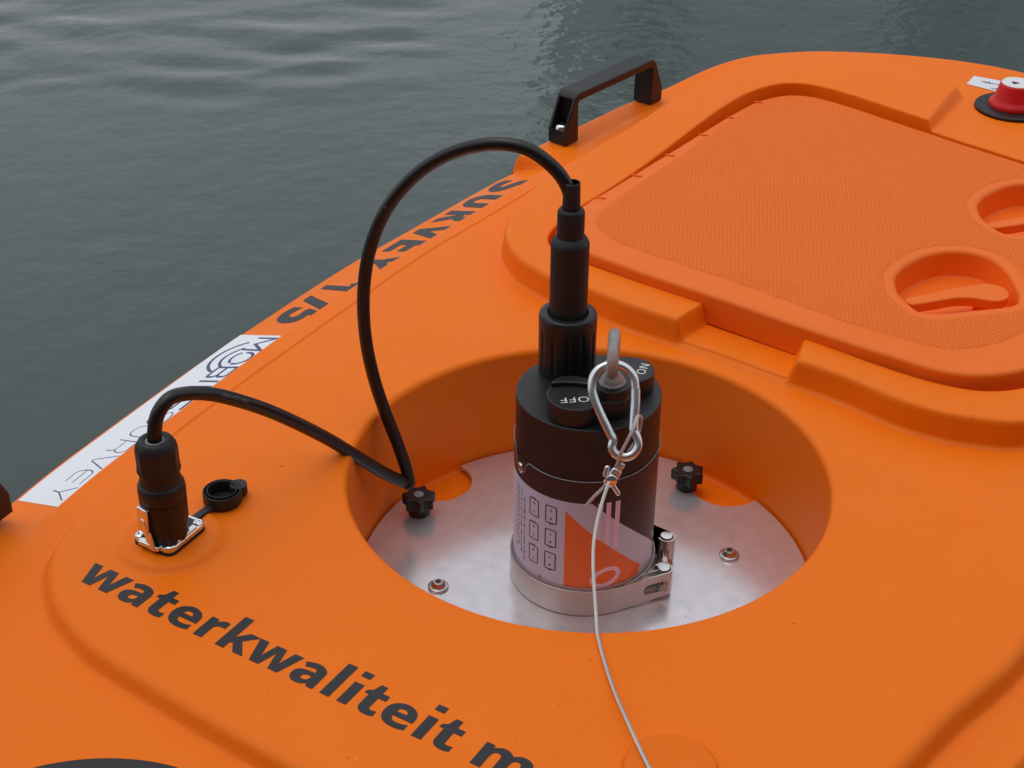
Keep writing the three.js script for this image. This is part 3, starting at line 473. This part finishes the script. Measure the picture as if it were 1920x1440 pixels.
// bulkhead socket with its tethered dust cap
const SOCK = [-0.1680, -0.1840];
{
  const s = group('bulkhead_socket', boat, 'chromed square socket with a tethered black dust cap'); const yb = 0.0032;
  const rr = (w, h, r) => [...arc(w - r, h - r, r, 0, 90, 8), ...arc(-w + r, h - r, r, 90, 180, 8), ...arc(-w + r, -h + r, r, 180, 270, 8), ...arc(w - r, -h + r, r, 270, 360, 8)];
  const T = (g) => g.rotateY(0.03).translate(SOCK[0], yb, -SOCK[1]);
  const f = rr(0.0138, 0.0158, 0.0045); const notch = f.map(([x, u]) => [x * (1 - 0.10 * Math.exp(-((u / 0.006) ** 2)) * 0), u]);
  part('gasket', T(extrude(rr(0.0142, 0.0162, 0.0047), 0.0014)), M.rubber, s);
  const hole = rr(0.0116, 0.0136, 0.0032).reverse();
  part('insert', T(extrude(rr(0.0115, 0.0135, 0.0031), 0.0030).translate(0, 0.0013, 0)), M.black, s, 'black insert inside the chromed frame');
  part('flange', T(merge([bent(extrude(notch, 0.0034, 0.0007, [hole])), new RoundedBoxGeometry(0.0034, 0.0022, 0.0165, 2, 0.0007).translate(0.0118, 0.0040, 0), new RoundedBoxGeometry(0.0145, 0.0030, 0.0042, 2, 0.0007).translate(0, 0.0028, 0.0162)]).translate(0, 0.0014, 0)), M.chrome, s);
  for (const [x, z] of [[0.0105, 0.0125], [0.0105, -0.0125], [-0.0105, 0.0125], [-0.0105, -0.0125]]) part('screw', T(lathe([[0, 0.0050], [0.0010, 0.0050], [0.0012, 0.0058], [0.0021, 0.0058], [0.0027, 0.0052], [0.0031, 0.0050], [0.0031, 0.0040]], 28).translate(x, 0, z)), M.chrome, s);
  const cap = lathe([[0, 0.0009], [0.0075, 0.0009], [0.0079, 0.0016], [0.0079, 0.0086], [0.0084, 0.0092], [0.0089, 0.0088], [0.0089, 0.0056], [0.0101, 0.0056], [0.0102, 0.0080], [0.0107, 0.0086], [0.0113, 0.0080], [0.0113, 0.0014], [0.0107, 0.0004], [0, 0.0003]], 72);
  const strap = new RoundedBoxGeometry(0.0052, 0.0022, 0.030, 2, 0.0008).rotateX(-0.10).translate(-0.0005, 0.0040, 0.0245);
  const tab = new THREE.CylinderGeometry(0.0050, 0.0050, 0.0062, 24).translate(0.0045, 0.0049, -0.0098);
  part('dust_cap', merge([cap, strap, tab]).rotateY(0.05).translate(-0.1665, 0.0002, 0.1405), M.rubber, s, 'open black dust cap on a rubber strap');
}

// ---------------------------------------------------------------- mounting plate on the well floor
const PL = -0.0790;     // top of the plate
const plate = thing('mounting_plate', 'round stainless steel plate with two notches on the floor of the well', 'plate', [0.0464, PL, -0.7662], TURN);
{
  const R = 0.1425, notch = (cx, cu, r) => ({ cx, cu, r, th: Math.atan2(cu, cx) });
  const N = [{ c: [-0.1335, 0.0345], r: 0.0235 }, { c: [0.0365, 0.1350], r: 0.0250 }];
  let pts = [];
  const K = 720; for (let i = 0; i < K; i++) { const a = i / K * 2 * Math.PI; pts.push([R * Math.cos(a), R * Math.sin(a)]); }
  // cut the notches: replace rim points that fall into a notch by the notch arc
  for (const n of N) {
    const inN = (p) => Math.hypot(p[0] - n.c[0], p[1] - n.c[1]) < n.r; let s = pts.findIndex((p, i) => !inN(p) && inN(pts[(i + 1) % pts.length])); pts = [...pts.slice(s + 1), ...pts.slice(0, s + 1)];
    const k = pts.findIndex((p) => !inN(p)); const A = pts[pts.length - 1], B = pts[k]; let a0 = Math.atan2(A[1] - n.c[1], A[0] - n.c[0]), a1 = Math.atan2(B[1] - n.c[1], B[0] - n.c[0]);
    const inward = Math.atan2(-n.c[1], -n.c[0]); let d = a1 - a0; while (d > 0) d -= 2 * Math.PI;   // sweep through the side facing the centre
    const arcp = []; for (let i = 1; i < 48; i++) { const a = a0 + d * i / 48; arcp.push([n.c[0] + n.r * Math.cos(a), n.c[1] + n.r * Math.sin(a)]); }
    pts = [...arcp, ...pts.slice(k)];
  }
  const g = extrude(pts, 0.0030, 0.0003, [], 2).translate(0, -0.0030, 0);
  part('plate', g, M.plate, plate);
  const torx = (n = 6) => arc(0, 0, 1, 0, 360, 48).slice(0, -1).map(([x, y]) => { const a = Math.atan2(y, x), r = 0.0021 * (1 + 0.17 * Math.cos(n * a)); return [r * x, r * y]; });
  for (const [x, u] of [[-0.0703, -0.0602], [0.0711, 0.0642]]) {
    const washer = lathe([[0.0055, 0.0000], [0.0064, 0.0002], [0.0064, 0.0013], [0.0058, 0.0017], [0.0043, 0.0017]], 48);
    const dome = lathe([[0.0047, 0.0015], [0.0045, 0.0027], [0.0037, 0.0042], [0.0030, 0.0047]], 48);
    const ring = extrude(arc(0, 0, 0.00305, 0, 360, 48).slice(0, -1), 0.0006, 0, [torx().reverse()]).translate(0, 0.00412, 0); const pit = new THREE.CircleGeometry(0.0028, 32).rotateX(-Math.PI / 2).translate(0, 0.0027, 0);
    const walls = sweep(torx(), [[0, 0.0047], [0, 0.0027]], false);
    part('screw', merge([washer, dome, ring, pit, walls]).translate(x, 0, -u), M.screw, plate, x < 0 ? 'button head screw left of the logger' : 'button head screw right of the logger');
  }
  for (const [x, u] of [[-0.1240, -0.0020], [0.0150, 0.1180]]) {
    const k = group('star_knob', plate, x < 0 ? 'black star knob under the cable bend' : 'black star knob behind the logger'); k.position.set(x, 0, -u);
    const lobes = arc(0, 0, 1, 0, 360, 168).slice(0, -1).map(([a, b]) => { const t = Math.atan2(b, a), r = 0.0096 + 0.0013 * Math.cos(7 * t) + 0.0003 * Math.cos(14 * t); return [r * a, r * b]; });
    const head = bent(extrude(lobes, 0.0088, 0.0013).translate(0, 0.0062, 0), 45), stem = lathe([[0.0072, 0], [0.0066, 0.0035], [0.0060, 0.0070]], 40);
    part('knob_body', merge([head, stem]), M.black, k);
    part('centre_cap', lathe([[0.0034, 0.0149], [0.0031, 0.0154], [0, 0.0156]], 32), M.seal, k);
  }
}

// ---------------------------------------------------------------- water quality logger
const AX = [0.0452, -0.7694];
const logger = thing('water_quality_logger', 'black cylindrical water quality logger with lilac and orange label standing in the well', 'logger', [AX[0], 0, AX[1]]);
{
  // label print, unrolled: s = mm round the body (0 faces the camera), y = mm height
  const W = 2048, Hc = 640, cv = document.createElement('canvas'); cv.width = W; cv.height = Hc; const c = cv.getContext('2d');
  const CIRC = 2 * Math.PI * 43.5, y0 = -62, y1 = 19.4, kx = W / CIRC, ky = Hc / (y1 - y0); const X = (s) => (s + CIRC / 2) * kx, Y = (y) => (y1 - y) * ky;
  const poly = (col, pts) => { c.fillStyle = col; c.beginPath(); pts.forEach(([s, y], i) => i ? c.lineTo(X(s), Y(y)) : c.moveTo(X(s), Y(y))); c.closePath(); c.fill(); };
  c.fillStyle = '#2a2227'; c.fillRect(0, 0, W, Hc);
  poly('#c9cfea', [[-140, 4.5], [2.2, 4.5], [64, -54], [64, -64], [-140, -64]]);
  poly('#ee7424', [[-13.6, -2], [-13.3, -64], [36, -64], [38.7, -52.5]]);
  poly('#ecd3ee', [[5.6, 4.5], [8.8, 4.5], [7.8, -22.8], [4.7, -20.4]]); poly('#ecd3ee', [[10.6, 4.5], [13.7, 4.5], [13.6, -27], [10.6, -24.8]]); poly('#ecd3ee', [[16.4, 4.5], [19.6, 4.5], [19.1, -31.2], [16.0, -28.9]]);
  c.strokeStyle = '#f2cfe6'; c.lineWidth = 3.0 * kx; c.beginPath(); c.ellipse(X(12.2), Y(-51.2), 8.6 * kx, 5.6 * ky, -0.42, 0, 2 * Math.PI); c.stroke();
  const bat = (s, y, plusTop) => {
    const w = 7.2, h = 12.2; c.strokeStyle = '#33202f'; c.lineWidth = 0.8 * kx; c.beginPath(); c.roundRect(X(s) - w / 2 * kx, Y(y + h / 2), w * kx, h * ky, 0.9 * kx); c.stroke();
    c.fillStyle = '#33202f'; const ty = plusTop ? y + h / 2 : y - h / 2 - 0.9; c.fillRect(X(s) - 1.4 * kx, Y(ty + 0.9), 2.8 * kx, 0.9 * ky);
    const pl = (yy) => { c.fillRect(X(s) - 0.95 * kx, Y(yy + 0.28), 1.9 * kx, 0.56 * ky); c.fillRect(X(s) - 0.3 * kx, Y(yy + 0.95), 0.6 * kx, 1.9 * ky); }, mi = (yy) => c.fillRect(X(s) - 0.3 * kx, Y(yy + 0.95), 0.6 * kx, 1.9 * ky);
    if (plusTop) { pl(y + 3); mi(y - 3); } else { mi(y + 3); pl(y - 3); }
  };
  for (let i = 0; i < 3; i++) { bat(-35.2, -8.0 - i * 17.3, true); bat(-22.6, -7.8 - i * 17.2, false); }
  // fine print in vertical lines, too small to read
  c.strokeStyle = '#4a3347'; c.lineWidth = 0.65 * kx;
  for (const [s, ya, yb] of [[-44.2, -6, -50], [-47.6, -2, -47], [-51.2, 0, -44], [-54.6, -1, -46]]) { let y = ya; while (y > yb) { const l = 1.4 + rnd() * 4; c.beginPath(); for (let k = 0; k <= l; k += 0.35) { const xx = X(s + (rnd() - 0.5) * 1.25); k ? c.lineTo(xx, Y(y - k)) : c.moveTo(xx, Y(y - k)); } c.stroke(); y -= l + 0.9; } }
  c.fillStyle = '#33202f'; c.save(); c.translate(X(-29.5), Y(-57.6)); c.rotate(Math.PI / 2); c.scale(1, kx / ky); c.font = 'bold 22px sans-serif'; c.fillText('SR', -12, 8); c.restore();
  const t = new THREE.CanvasTexture(cv); t.colorSpace = THREE.SRGBColorSpace; t.magFilter = THREE.LinearFilter; t.wrapS = THREE.RepeatWrapping;
  const body = new THREE.CylinderGeometry(0.0435, 0.0435, (y1 - y0) / 1000, 160, 1, true, Math.PI, 2 * Math.PI).translate(0, (y1 + y0) / 2000, 0);
  part('label', body, new THREE.MeshPhysicalMaterial({ map: t, roughness: 0.33, clearcoat: 0.15, clearcoatRoughness: 0.25 }), logger, 'wrapped lilac, black and orange label with battery symbols');
  // clear film edge of the label, with a cut-out dipping at the left
  const film = []; for (let i = 0; i < 400; i++) { const s = (i / 400 - 0.5) * CIRC; const dip = -12.5 * Math.exp(-(((s + 50) / 6.5) ** 4)) - 0.8 * Math.exp(-(((s + 43) / 3) ** 2)) + 2.6 * smooth(-56, -64, s) - 0.0; const y = 20.0 + dip + 2.0 * smooth(20, 60, Math.abs(s)); const a = s / 43.5; film.push(V3(Math.sin(a) * 0.04365, y / 1000, Math.cos(a) * 0.04365)); }
  part('film_edge', new THREE.TubeGeometry(new THREE.CatmullRomCurve3(film, true), 800, 0.00028, 6, true), M.clear, logger, 'bright cut edge of the clear film');
  part('body', lathe([[0, PL + 0.0002], [0.0428, PL + 0.0002], [0.0428, -0.061]], 128), M.anod, logger);
  part('cap', lathe([[0.0433, 0.0192], [0.04285, 0.0200], [0.0429, 0.0220], [0.0429, 0.0541], [0.0426, 0.0548], [0.0420, 0.0550], [0, 0.0550]], 160), M.anod, logger);
  part('side_screw', lathe([[0, 0.0004], [0.0015, 0.0004], [0.0018, 0.0012], [0.0030, 0.0011], [0.0032, 0]], 28).rotateX(Math.PI / 2).translate(0, 0.0122, 0.0434).rotateY(-50 / 43.5), M.screw, logger);
  // dial with OFF and ON lobes
  const dial = group('switch_dial', logger, 'black lobed dial marked OFF and ON');
  const c0 = [6, 11]; const circ = [[-8.5, 23.0, 17.0], [12, 20, 11.5], [23.5, -5.0, 15.2]];
  let rad = []; const K = 360; for (let i = 0; i < K; i++) { const a = i / K * 2 * Math.PI, dx = Math.cos(a), dz = Math.sin(a); let m = 5; for (const [x, z, r] of circ) { const ex = x - c0[0], ez = z - c0[1], b = dx * ex + dz * ez, d = b * b - (ex * ex + ez * ez - r * r); if (d >= 0) m = Math.max(m, b + Math.sqrt(d)); } rad.push(m); }
  for (let k = 0; k < 3; k++) rad = rad.map((_, i) => { let s = 0; for (let j = -5; j <= 5; j++) s += rad[(i + j + K) % K]; return s / 11; });
  const outl = rad.map((r, i) => { const a = i / K * 2 * Math.PI; return [(c0[0] + r * Math.cos(a)) / 1000, -(c0[1] + r * Math.sin(a)) / 1000]; }).reverse();
  part('dial_plate', bent(extrude(outl, 0.0119, 0.0007).translate(0, 0.0550, 0), 40), M.anod, dial);
  part('hub', lathe([[0.0108, 0.0660], [0.0108, 0.0722], [0.0102, 0.0729], [0, 0.0730]], 64).translate(0.012, 0, 0.0197), M.anod, dial);
  const rid = [[-22.5, 14.5], [-19, 8.5], [-12, 6.2], [-4, 8], [3, 13.0], [5, 18], [0, 16.4], [-8, 14.2], [-16, 14.0]].map(([x, z]) => [x / 1000, -z / 1000]); const rc = closedCurve(rid.map(([x, z]) => [x * 1000, z * 1000]), 90);
  part('pointer_ridge', bent(extrude(rc, 0.0032, 0.0011).translate(0, 0.0664, 0), 45), M.anod, dial);
  const word = (str, w, x, z, turn) => { const g = new TextGeometry(str, { font: thin, size: 0.0052, depth: 0.0001, curveSegments: 6, bevelEnabled: false }); g.computeBoundingBox(); const b = g.boundingBox; g.translate(-(b.min.x + b.max.x) / 2, -(b.min.y + b.max.y) / 2, 0); g.scale(w / (b.max.x - b.min.x), 1, 1); g.rotateX(-Math.PI / 2); g.rotateY(turn); return g.translate(x, 0.06695, z); };
  const thin = await new FontLoader().loadAsync('fonts/droid/droid_sans_regular.typeface.json');
  part('off_mark', word('OFF', 0.0165, -0.0095, 0.0288, Math.PI + 0.12), M.white, dial, 'white word OFF');
  part('on_mark', word('ON', 0.0118, 0.0315, -0.0055, -Math.PI / 2 - 0.35 + Math.PI), M.white, dial, 'white word ON');
  // eye bolt
  const eye = group('eye_bolt', logger, 'galvanised eye bolt'); const E = (g) => g.translate(0.012, 0, 0.0193);
  part('bolt_flange', E(lathe([[0.0076, 0.0730], [0.0078, 0.0738], [0.0071, 0.0744], [0.0068, 0.0748], [0.0066, 0.0765], [0.0050, 0.0785], [0.0040, 0.0805], [0, 0.0806]], 48)), M.galv, eye);
  const ring = new THREE.TorusGeometry(0.0113, 0.0034, 24, 72); ring.rotateY(Math.PI / 2 - 0.1); part('ring', E(ring.translate(0, 0.0922, 0)), M.galv, eye);
}

// ---------------------------------------------------------------- pipe clamp round the foot of the logger
const clamp = thing('pipe_clamp', 'stainless steel band clamp with two barrels around the foot of the logger', 'clamp', [AX[0], 0, AX[1]]);
{
  const yb = PL + 0.0004, yt = -0.0600, h = yt - yb;
  const ring = (r0, r1, a, b) => { const k = 0.0003; return lathe([[r0, a], [r1 - k, a], [r1, a + k], [r1, b - k], [r1 - k, b], [r0 + k, b], [r0, b - k], [r0, a]], 160); };
  part('band', ring(0.0445, 0.0454, yb, yt), M.band, clamp);
  part('liner', lathe([[0.0437, -0.0630], [0.0444, -0.0630], [0.0444, -0.0582], [0.0440, -0.0578], [0.0436, -0.0590]], 128), M.clear, clamp, 'clear plastic strip between label and band');
  // tangent straps looped round the barrels
  const strap = (bx, bz, br, side) => {
    const R = 0.0445, L = Math.hypot(bx, bz), thb = Math.atan2(bz, bx), al = Math.acos((R - br) / L); const th = thb + side * al;   // outer tangent direction
    const n = [Math.cos(th), Math.sin(th)]; const P = [n[0] * R, n[1] * R], Q = [bx + n[0] * br, bz + n[1] * br]; const len = Math.hypot(Q[0] - P[0], Q[1] - P[1]); const d = [(Q[0] - P[0]) / len, (Q[1] - P[1]) / len];
    // flat part with a slot, built in x (along d), y (height), z (thickness) and turned into place
    const sh = new THREE.Shape([V2(-0.0004, 0.0), V2(len, 0.0016), V2(len, h), V2(-0.0004, h)]); const s0 = len - 0.0165, s1 = len - 0.0015, my = h * 0.52, r = 0.0037;
    sh.holes.push(new THREE.Path([...arc(s1 - r, my, r, -90, 90, 12), ...arc(s0 + r, my, r, 90, 270, 12)].map(([x, y]) => V2(x, y)).reverse()));
    const f = new THREE.ExtrudeGeometry(sh, { depth: 0.0009, bevelEnabled: false });
    const m = new THREE.Matrix4().makeBasis(V3(d[0], 0, d[1]), V3(0, 1, 0), V3(n[0], 0, n[1]).multiplyScalar(1)).setPosition(P[0], yb, P[1]); f.applyMatrix4(m);
    // loop round the barrel
    const a0 = th, path = []; for (let i = 0; i <= 40; i++) path.push(a0 - side * (i / 40) * Math.PI * 1.22);
    const pos = [], idx = []; const K = 41; path.forEach((a, i) => { for (const [rr, y] of [[br, yb + 0.0016], [br + 0.0009, yb + 0.0016], [br + 0.0009, yt], [br, yt]]) pos.push(bx + Math.cos(a) * rr, y, bz + Math.sin(a) * rr); if (i) for (let k = 0; k < 4; k++) { const p = (i - 1) * 4 + k, q = (i - 1) * 4 + (k + 1) % 4; idx.push(p, q, q + 4, p, q + 4, p + 4); } });
    const lg = new THREE.BufferGeometry(); lg.setAttribute('position', new THREE.Float32BufferAttribute(pos, 3)); lg.setIndex(idx); const lgn = lg.toNonIndexed(); lgn.setAttribute('uv', new THREE.Float32BufferAttribute(new Float32Array(lgn.attributes.position.count * 2), 2));
    const inner = new THREE.BoxGeometry(len * 0.62, h - 0.002, 0.0009).translate(len * 0.66, h / 2 + 0.0008, -0.0046).applyMatrix4(m);
    return merge([f, inner, bent(lgn, 50)]);
  };
  part('strap', strap(0.0492, 0.0215, 0.0046, 1), M.band, clamp, 'front strap end with a slot'); part('strap', strap(0.0535, -0.0105, 0.0046, -1), M.band, clamp, 'rear strap end');
  for (const [x, z] of [[0.0492, 0.0215], [0.0535, -0.0105]]) part('barrel', lathe([[0, yb + 0.001], [0.0040, yb + 0.001], [0.0040, yt + 0.0006], [0.0036, yt + 0.0011], [0, yt + 0.0012]], 40).translate(x, 0, z), M.zinc, clamp);
  const A = V3(0.0492, yb + h * 0.52, 0.0300), B = V3(0.0538, yb + h * 0.52, -0.018); const bolt = new THREE.CylinderGeometry(0.0026, 0.0026, A.distanceTo(B), 24).applyQuaternion(new THREE.Quaternion().setFromUnitVectors(V3(0, 1, 0), A.clone().sub(B).normalize())).translate((A.x + B.x) / 2, A.y, (A.z + B.z) / 2);
  const nut = new THREE.CylinderGeometry(0.0048, 0.0048, 0.005, 6).rotateX(Math.PI / 2).translate(0.0516, A.y, 0.0075);
  part('bolt', merge([bolt, nut]), M.screw, clamp);
}

// ---------------------------------------------------------------- sensor cable with its two connectors
const cable = thing('sensor_cable', 'black sensor cable running from the socket plug through a sharp bend to the logger connector', 'cable', [AX[0], 0, AX[1]]);
{
  const arc1 = mmv([[-237.4, 60, 78.8], [-237.4, 74, 78.8], [-234.7, 86, 76], [-229, 91.8, 70], [-221.4, 90.3, 62.4], [-211, 83.2, 51.6], [-200.3, 72.9, 40.8], [-185.7, 56.3, 25.8], [-170.6, 36.6, 10.3], [-154.7, 14.0, -6], [-137.9, -12.3, -23.2], [-123.2, -34.7, -38.3], [-115.2, -45.2, -46.4]]);
  const arc2 = mmv([[-111.3, -49.7, -50.4], [-113.2, -38.6, -51], [-118, -20.6, -52.2], [-125.4, 2.7, -54], [-131.4, 25.7, -55.4], [-135.4, 50.3, -56.4], [-136.5, 73, -56.7], [-135.1, 95.4, -56.4], [-130.9, 117.6, -55.3], [-122.9, 139.8, -53.3], [-111.8, 158.4, -50.5], [-96.6, 175.3, -46.7], [-79.5, 187.2, -42.4], [-62.8, 193.7, -38.2], [-49.4, 195.6, -34.8], [-37.4, 193.8, -31.8], [-26.9, 187.7, -29.1], [-18.6, 179.5, -27.2], [-14.0, 170.5, -25.8], [-12.6, 160, -25.5]]);
  const elbow = new THREE.SphereGeometry(0.00405, 20, 14).translate(-0.1121, -0.0492, -0.0497);
  const cv = document.createElement('canvas'); cv.width = 2048; cv.height = 128; const c = cv.getContext('2d'); c.fillStyle = '#171415'; c.fillRect(0, 0, 2048, 128); c.fillStyle = '#8a8587'; c.font = '15px monospace'; c.save(); c.translate(560, 108); c.scale(1, 1); c.fillText('EUREKA WATER PROBES', 0, 0); c.restore();
  const t = new THREE.CanvasTexture(cv); t.colorSpace = THREE.SRGBColorSpace; t.magFilter = THREE.LinearFilter; t.wrapT = THREE.RepeatWrapping;
  const jm = new THREE.MeshPhysicalMaterial({ map: t, roughness: 0.33 });
  part('cable_jacket', tube(arc1, 0.0040, 220, 24), jm, cable, 'lower run with small grey print');
  part('cable_jacket', merge([tube(arc2, 0.0040, 320, 24), elbow]), M.jacket, cable, 'upper run arching to the connector');
  const nick = new THREE.ConeGeometry(0.0011, 0.006, 7).rotateZ(-1.35).translate(-0.1175, 0.1495, -0.0485); part('jacket_nick', nick, M.jacket, cable);
  const P = (g) => g.translate(-0.0125, 0, -0.0255);
  part('strain_relief', P(lathe([[0.0041, 0.1770], [0.0047, 0.1768], [0.0048, 0.1760], [0.0049, 0.170], [0.0053, 0.1585]], 48)), M.rubber, cable);
  part('connector_body', P(lathe([[0.0053, 0.1608], [0.0068, 0.1606], [0.0079, 0.1585], [0.0079, 0.1440], [0.0079, 0.1432], [0.0096, 0.1424], [0.0111, 0.1396], [0.0112, 0.1385], [0.0112, 0.0900]], 64)), M.rubber, cable);
  { // locking sleeve with shallow flutes
    const prof = [[0.0117, 0.085], [0.0117, 0.0935], [0.0124, 0.0945], [0.0156, 0.0943], [0.0168, 0.0932], [0.0173, 0.0910], [0.0173, 0.0860], [0.0173, 0.0840], [0.0172, 0.0600], [0.0172, 0.0580], [0.0169, 0.0551]]; const n = 192, rows = prof.map(([r, y]) => Array.from({ length: n }, (_, i) => { const a = i / n * 2 * Math.PI; const f = y < 0.085 && y > 0.059 && r > 0.013 ? 0.0008 * Math.max(0, Math.cos(a * 12)) ** 2 : 0; return [(r - f) * Math.cos(a), y, (r - f) * Math.sin(a)]; }));
    part('locking_sleeve', P(loft(rows, true)), M.anod, cable);
  }
  const Q = (g) => g.translate(-0.2375, 0, 0.0789);
  part('plug_body', Q(merge([lathe([[0.0098, 0.0040], [0.0112, 0.0046], [0.0115, 0.0065], [0.0127, 0.0200], [0.0130, 0.0330], [0.0125, 0.0334], [0.0125, 0.0342], [0.0131, 0.0346], [0.0132, 0.0395], [0.0128, 0.0425], [0.0119, 0.0440], [0.0108, 0.0446]], 72), new RoundedBoxGeometry(0.0016, 0.026, 0.0012, 2, 0.0004).rotateZ(0.03).translate(0.0056, 0.024, 0.01165)])), M.black, cable);
  { // gland nut: hex-scalloped with a domed top
    const prof = [[0.0052, 0.0705], [0.0062, 0.0716], [0.0076, 0.0718], [0.0094, 0.0708], [0.0112, 0.0676], [0.0121, 0.0640], [0.0124, 0.0600], [0.0124, 0.0545], [0.0120, 0.0525], [0.0113, 0.0510], [0.0109, 0.0490], [0.0112, 0.0470], [0.0116, 0.0445]]; const n = 252; const rows = prof.map(([r, y]) => Array.from({ length: n }, (_, i) => { const a = i / n * 2 * Math.PI; const s = ((a + 0.4) % (Math.PI / 3.5)) - Math.PI / 7, lim = 0.0108 / Math.cos(s); const rr = y > 0.053 && r > 0.0095 ? Math.min(r, lim) : r; return [rr * Math.cos(a), y, rr * Math.sin(a)]; }));
    part('gland_nut', Q(loft(rows, true)), M.rubber, cable);
  }
  part('gland_seal', Q(lathe([[0.0039, 0.0710], [0.0045, 0.0712], [0.0058, 0.0706]], 40)), M.seal, cable, 'grey rubber seal');
  // chromed latch lever on the side of the plug that faces the camera
  const lev = [new RoundedBoxGeometry(0.0092, 0.0150, 0.0015, 3, 0.0006).rotateX(-0.06).translate(-0.0006, 0.0240, 0.0143), new RoundedBoxGeometry(0.0072, 0.0020, 0.0050, 3, 0.0009).translate(0, 0.0318, 0.0124), new RoundedBoxGeometry(0.0064, 0.0120, 0.0012, 2, 0.0005).rotateZ(0.22).translate(0.0022, 0.0112, 0.0136), new THREE.CylinderGeometry(0.0032, 0.0032, 0.0005, 28).rotateX(Math.PI / 2 - 0.06).translate(-0.0006, 0.0225, 0.0152)];
  part('latch_lever', merge(lev).rotateY(-0.73).translate(-0.2375, 0, 0.0789), M.chrome, cable, 'chromed latch lever');
}

// ---------------------------------------------------------------- carabiner and wire rope
const cara = thing('carabiner', 'pear shaped zinc plated carabiner hanging from the eye bolt', 'carabiner', [AX[0], 0, AX[1]]);
{
  const pts = mmv([[23.6, 64.3, 40.9], [24.2, 70.2, 36.3], [24.3, 76.2, 31.6], [23.0, 82.1, 27], [17.9, 86.1, 23.8], [11, 87.3, 22.9], [4.7, 85.6, 24.3], [0.8, 81.7, 27.3], [-0.1, 76, 31.8], [2, 70.1, 36.4], [5.9, 63, 42], [9.9, 56.6, 46.9], [11.7, 53.8, 49.2], [11.1, 50.5, 51.7], [12.9, 47.7, 54], [17.4, 46.1, 55.2], [22.5, 47.3, 54.3], [25.6, 50.6, 51.7], [25.3, 54.4, 48.7], [23.2, 57.7, 46.1]]);
  const body = pts.slice(2), top = pts.slice(0, 3);
  part('body', tube(body, 0.00265, 260, 20), M.zinc, cara);
  const gate = new THREE.CatmullRomCurve3([pts[19], pts[0], pts[1], pts[2]]);
  part('gate', new THREE.TubeGeometry(gate, 60, 0.0029, 20), M.zinc, cara, 'straight sprung gate');
}
const rope = thing('wire_rope', 'thin steel wire rope tied to the carabiner and trailing over the well edge', 'wire rope', [AX[0], 0, AX[1]]);
{
  // stranded rope: six strands twisted round the path
  const strand = (pts, r, pitch, segPerM = 3200) => {
    const cv = new THREE.CatmullRomCurve3(pts, false, 'centripetal'), L = cv.getLength(), n = Math.ceil(L * segPerM), fr = cv.computeFrenetFrames(n, false), out = [];
    for (let k = 0; k < 6; k++) { const q = []; for (let i = 0; i <= n; i++) { const p = cv.getPointAt(i / n), a = k / 6 * 2 * Math.PI + i / n * L / pitch * 2 * Math.PI; q.push(p.addScaledVector(fr.normals[i], Math.cos(a) * r * 0.68).addScaledVector(fr.binormals[i], Math.sin(a) * r * 0.68)); } out.push(new THREE.TubeGeometry(new THREE.CatmullRomCurve3(q), n, r * 0.36, 6)); }
    return merge(out);
  };
  const main = mmv([[16, 51.2, 58.2], [14.2, 44, 58.4], [12.2, 37.7, 58.5], [8.3, 33.3, 67.3], [5.1, 29.1, 76.6], [2.2, 24.3, 87.4], [0.1, 19.1, 99.8], [-0.5, 14.2, 112.1], [-0.3, 9.6, 124.5], [0.2, 5.0, 138], [0.5, 2.1, 150], [1, 1.6, 157], [3.6, 1.6, 176.3], [7.6, 3.2, 200], [12.4, 5.9, 222.5], [17.9, 5.8, 243], [23.9, 5.8, 263], [30, 3.4, 285]]);
  part('rope', strand(main, 0.00095, 0.015, 2200), M.rope, rope);
  const loop = mmv([[16, 51.2, 58.2], [20.9, 60.8, 54.5], [25.0, 66.8, 46.6], [27.8, 62.5, 40.2], [27.3, 56.5, 41.0], [24.6, 50.8, 46.2], [19.0, 43.5, 51.0], [14.5, 37.8, 54.6], [12.2, 34.6, 57.0]]);
  part('loop', strand(loop, 0.00095, 0.015), M.rope, rope, 'loop passed round the carabiner leg');
  const tail = mmv([[12.0, 36, 57.5], [8.6, 30.8, 58.5], [6.6, 27.3, 59], [1.3, 21.3, 60], [-2.7, 15.2, 60]]);
  part('tail', strand(tail, 0.001, 0.015), M.rope, rope, 'short free end');
  const clip = group('rope_clip', rope, 'small steel wire rope clip'); clip.position.set(0.0117, 0.0352, 0.0590); clip.rotation.z = -0.55; clip.rotation.x = -0.25;
  part('saddle', merge([new RoundedBoxGeometry(0.0062, 0.0115, 0.0048, 3, 0.0015), new RoundedBoxGeometry(0.0034, 0.0060, 0.0040, 3, 0.0012).translate(0.0006, 0.0072, 0)]), M.zinc, clip);
  part('bolt_head', lathe([[0.0034, 0], [0.0034, 0.0018], [0.0028, 0.0025], [0, 0.0026]], 28).rotateX(Math.PI / 2).translate(-0.0003, -0.001, 0.0023), M.chrome, clip);
  part('clip_arm', merge([new THREE.CapsuleGeometry(0.0014, 0.0075, 6, 12).rotateZ(1.1).translate(0.0050, -0.0052, -0.0006), new THREE.CapsuleGeometry(0.0017, 0.004, 6, 12).rotateZ(0.3).translate(-0.0045, 0.0008, -0.001)]), M.zinc, clip);
}

renderer.render(scene, camera);
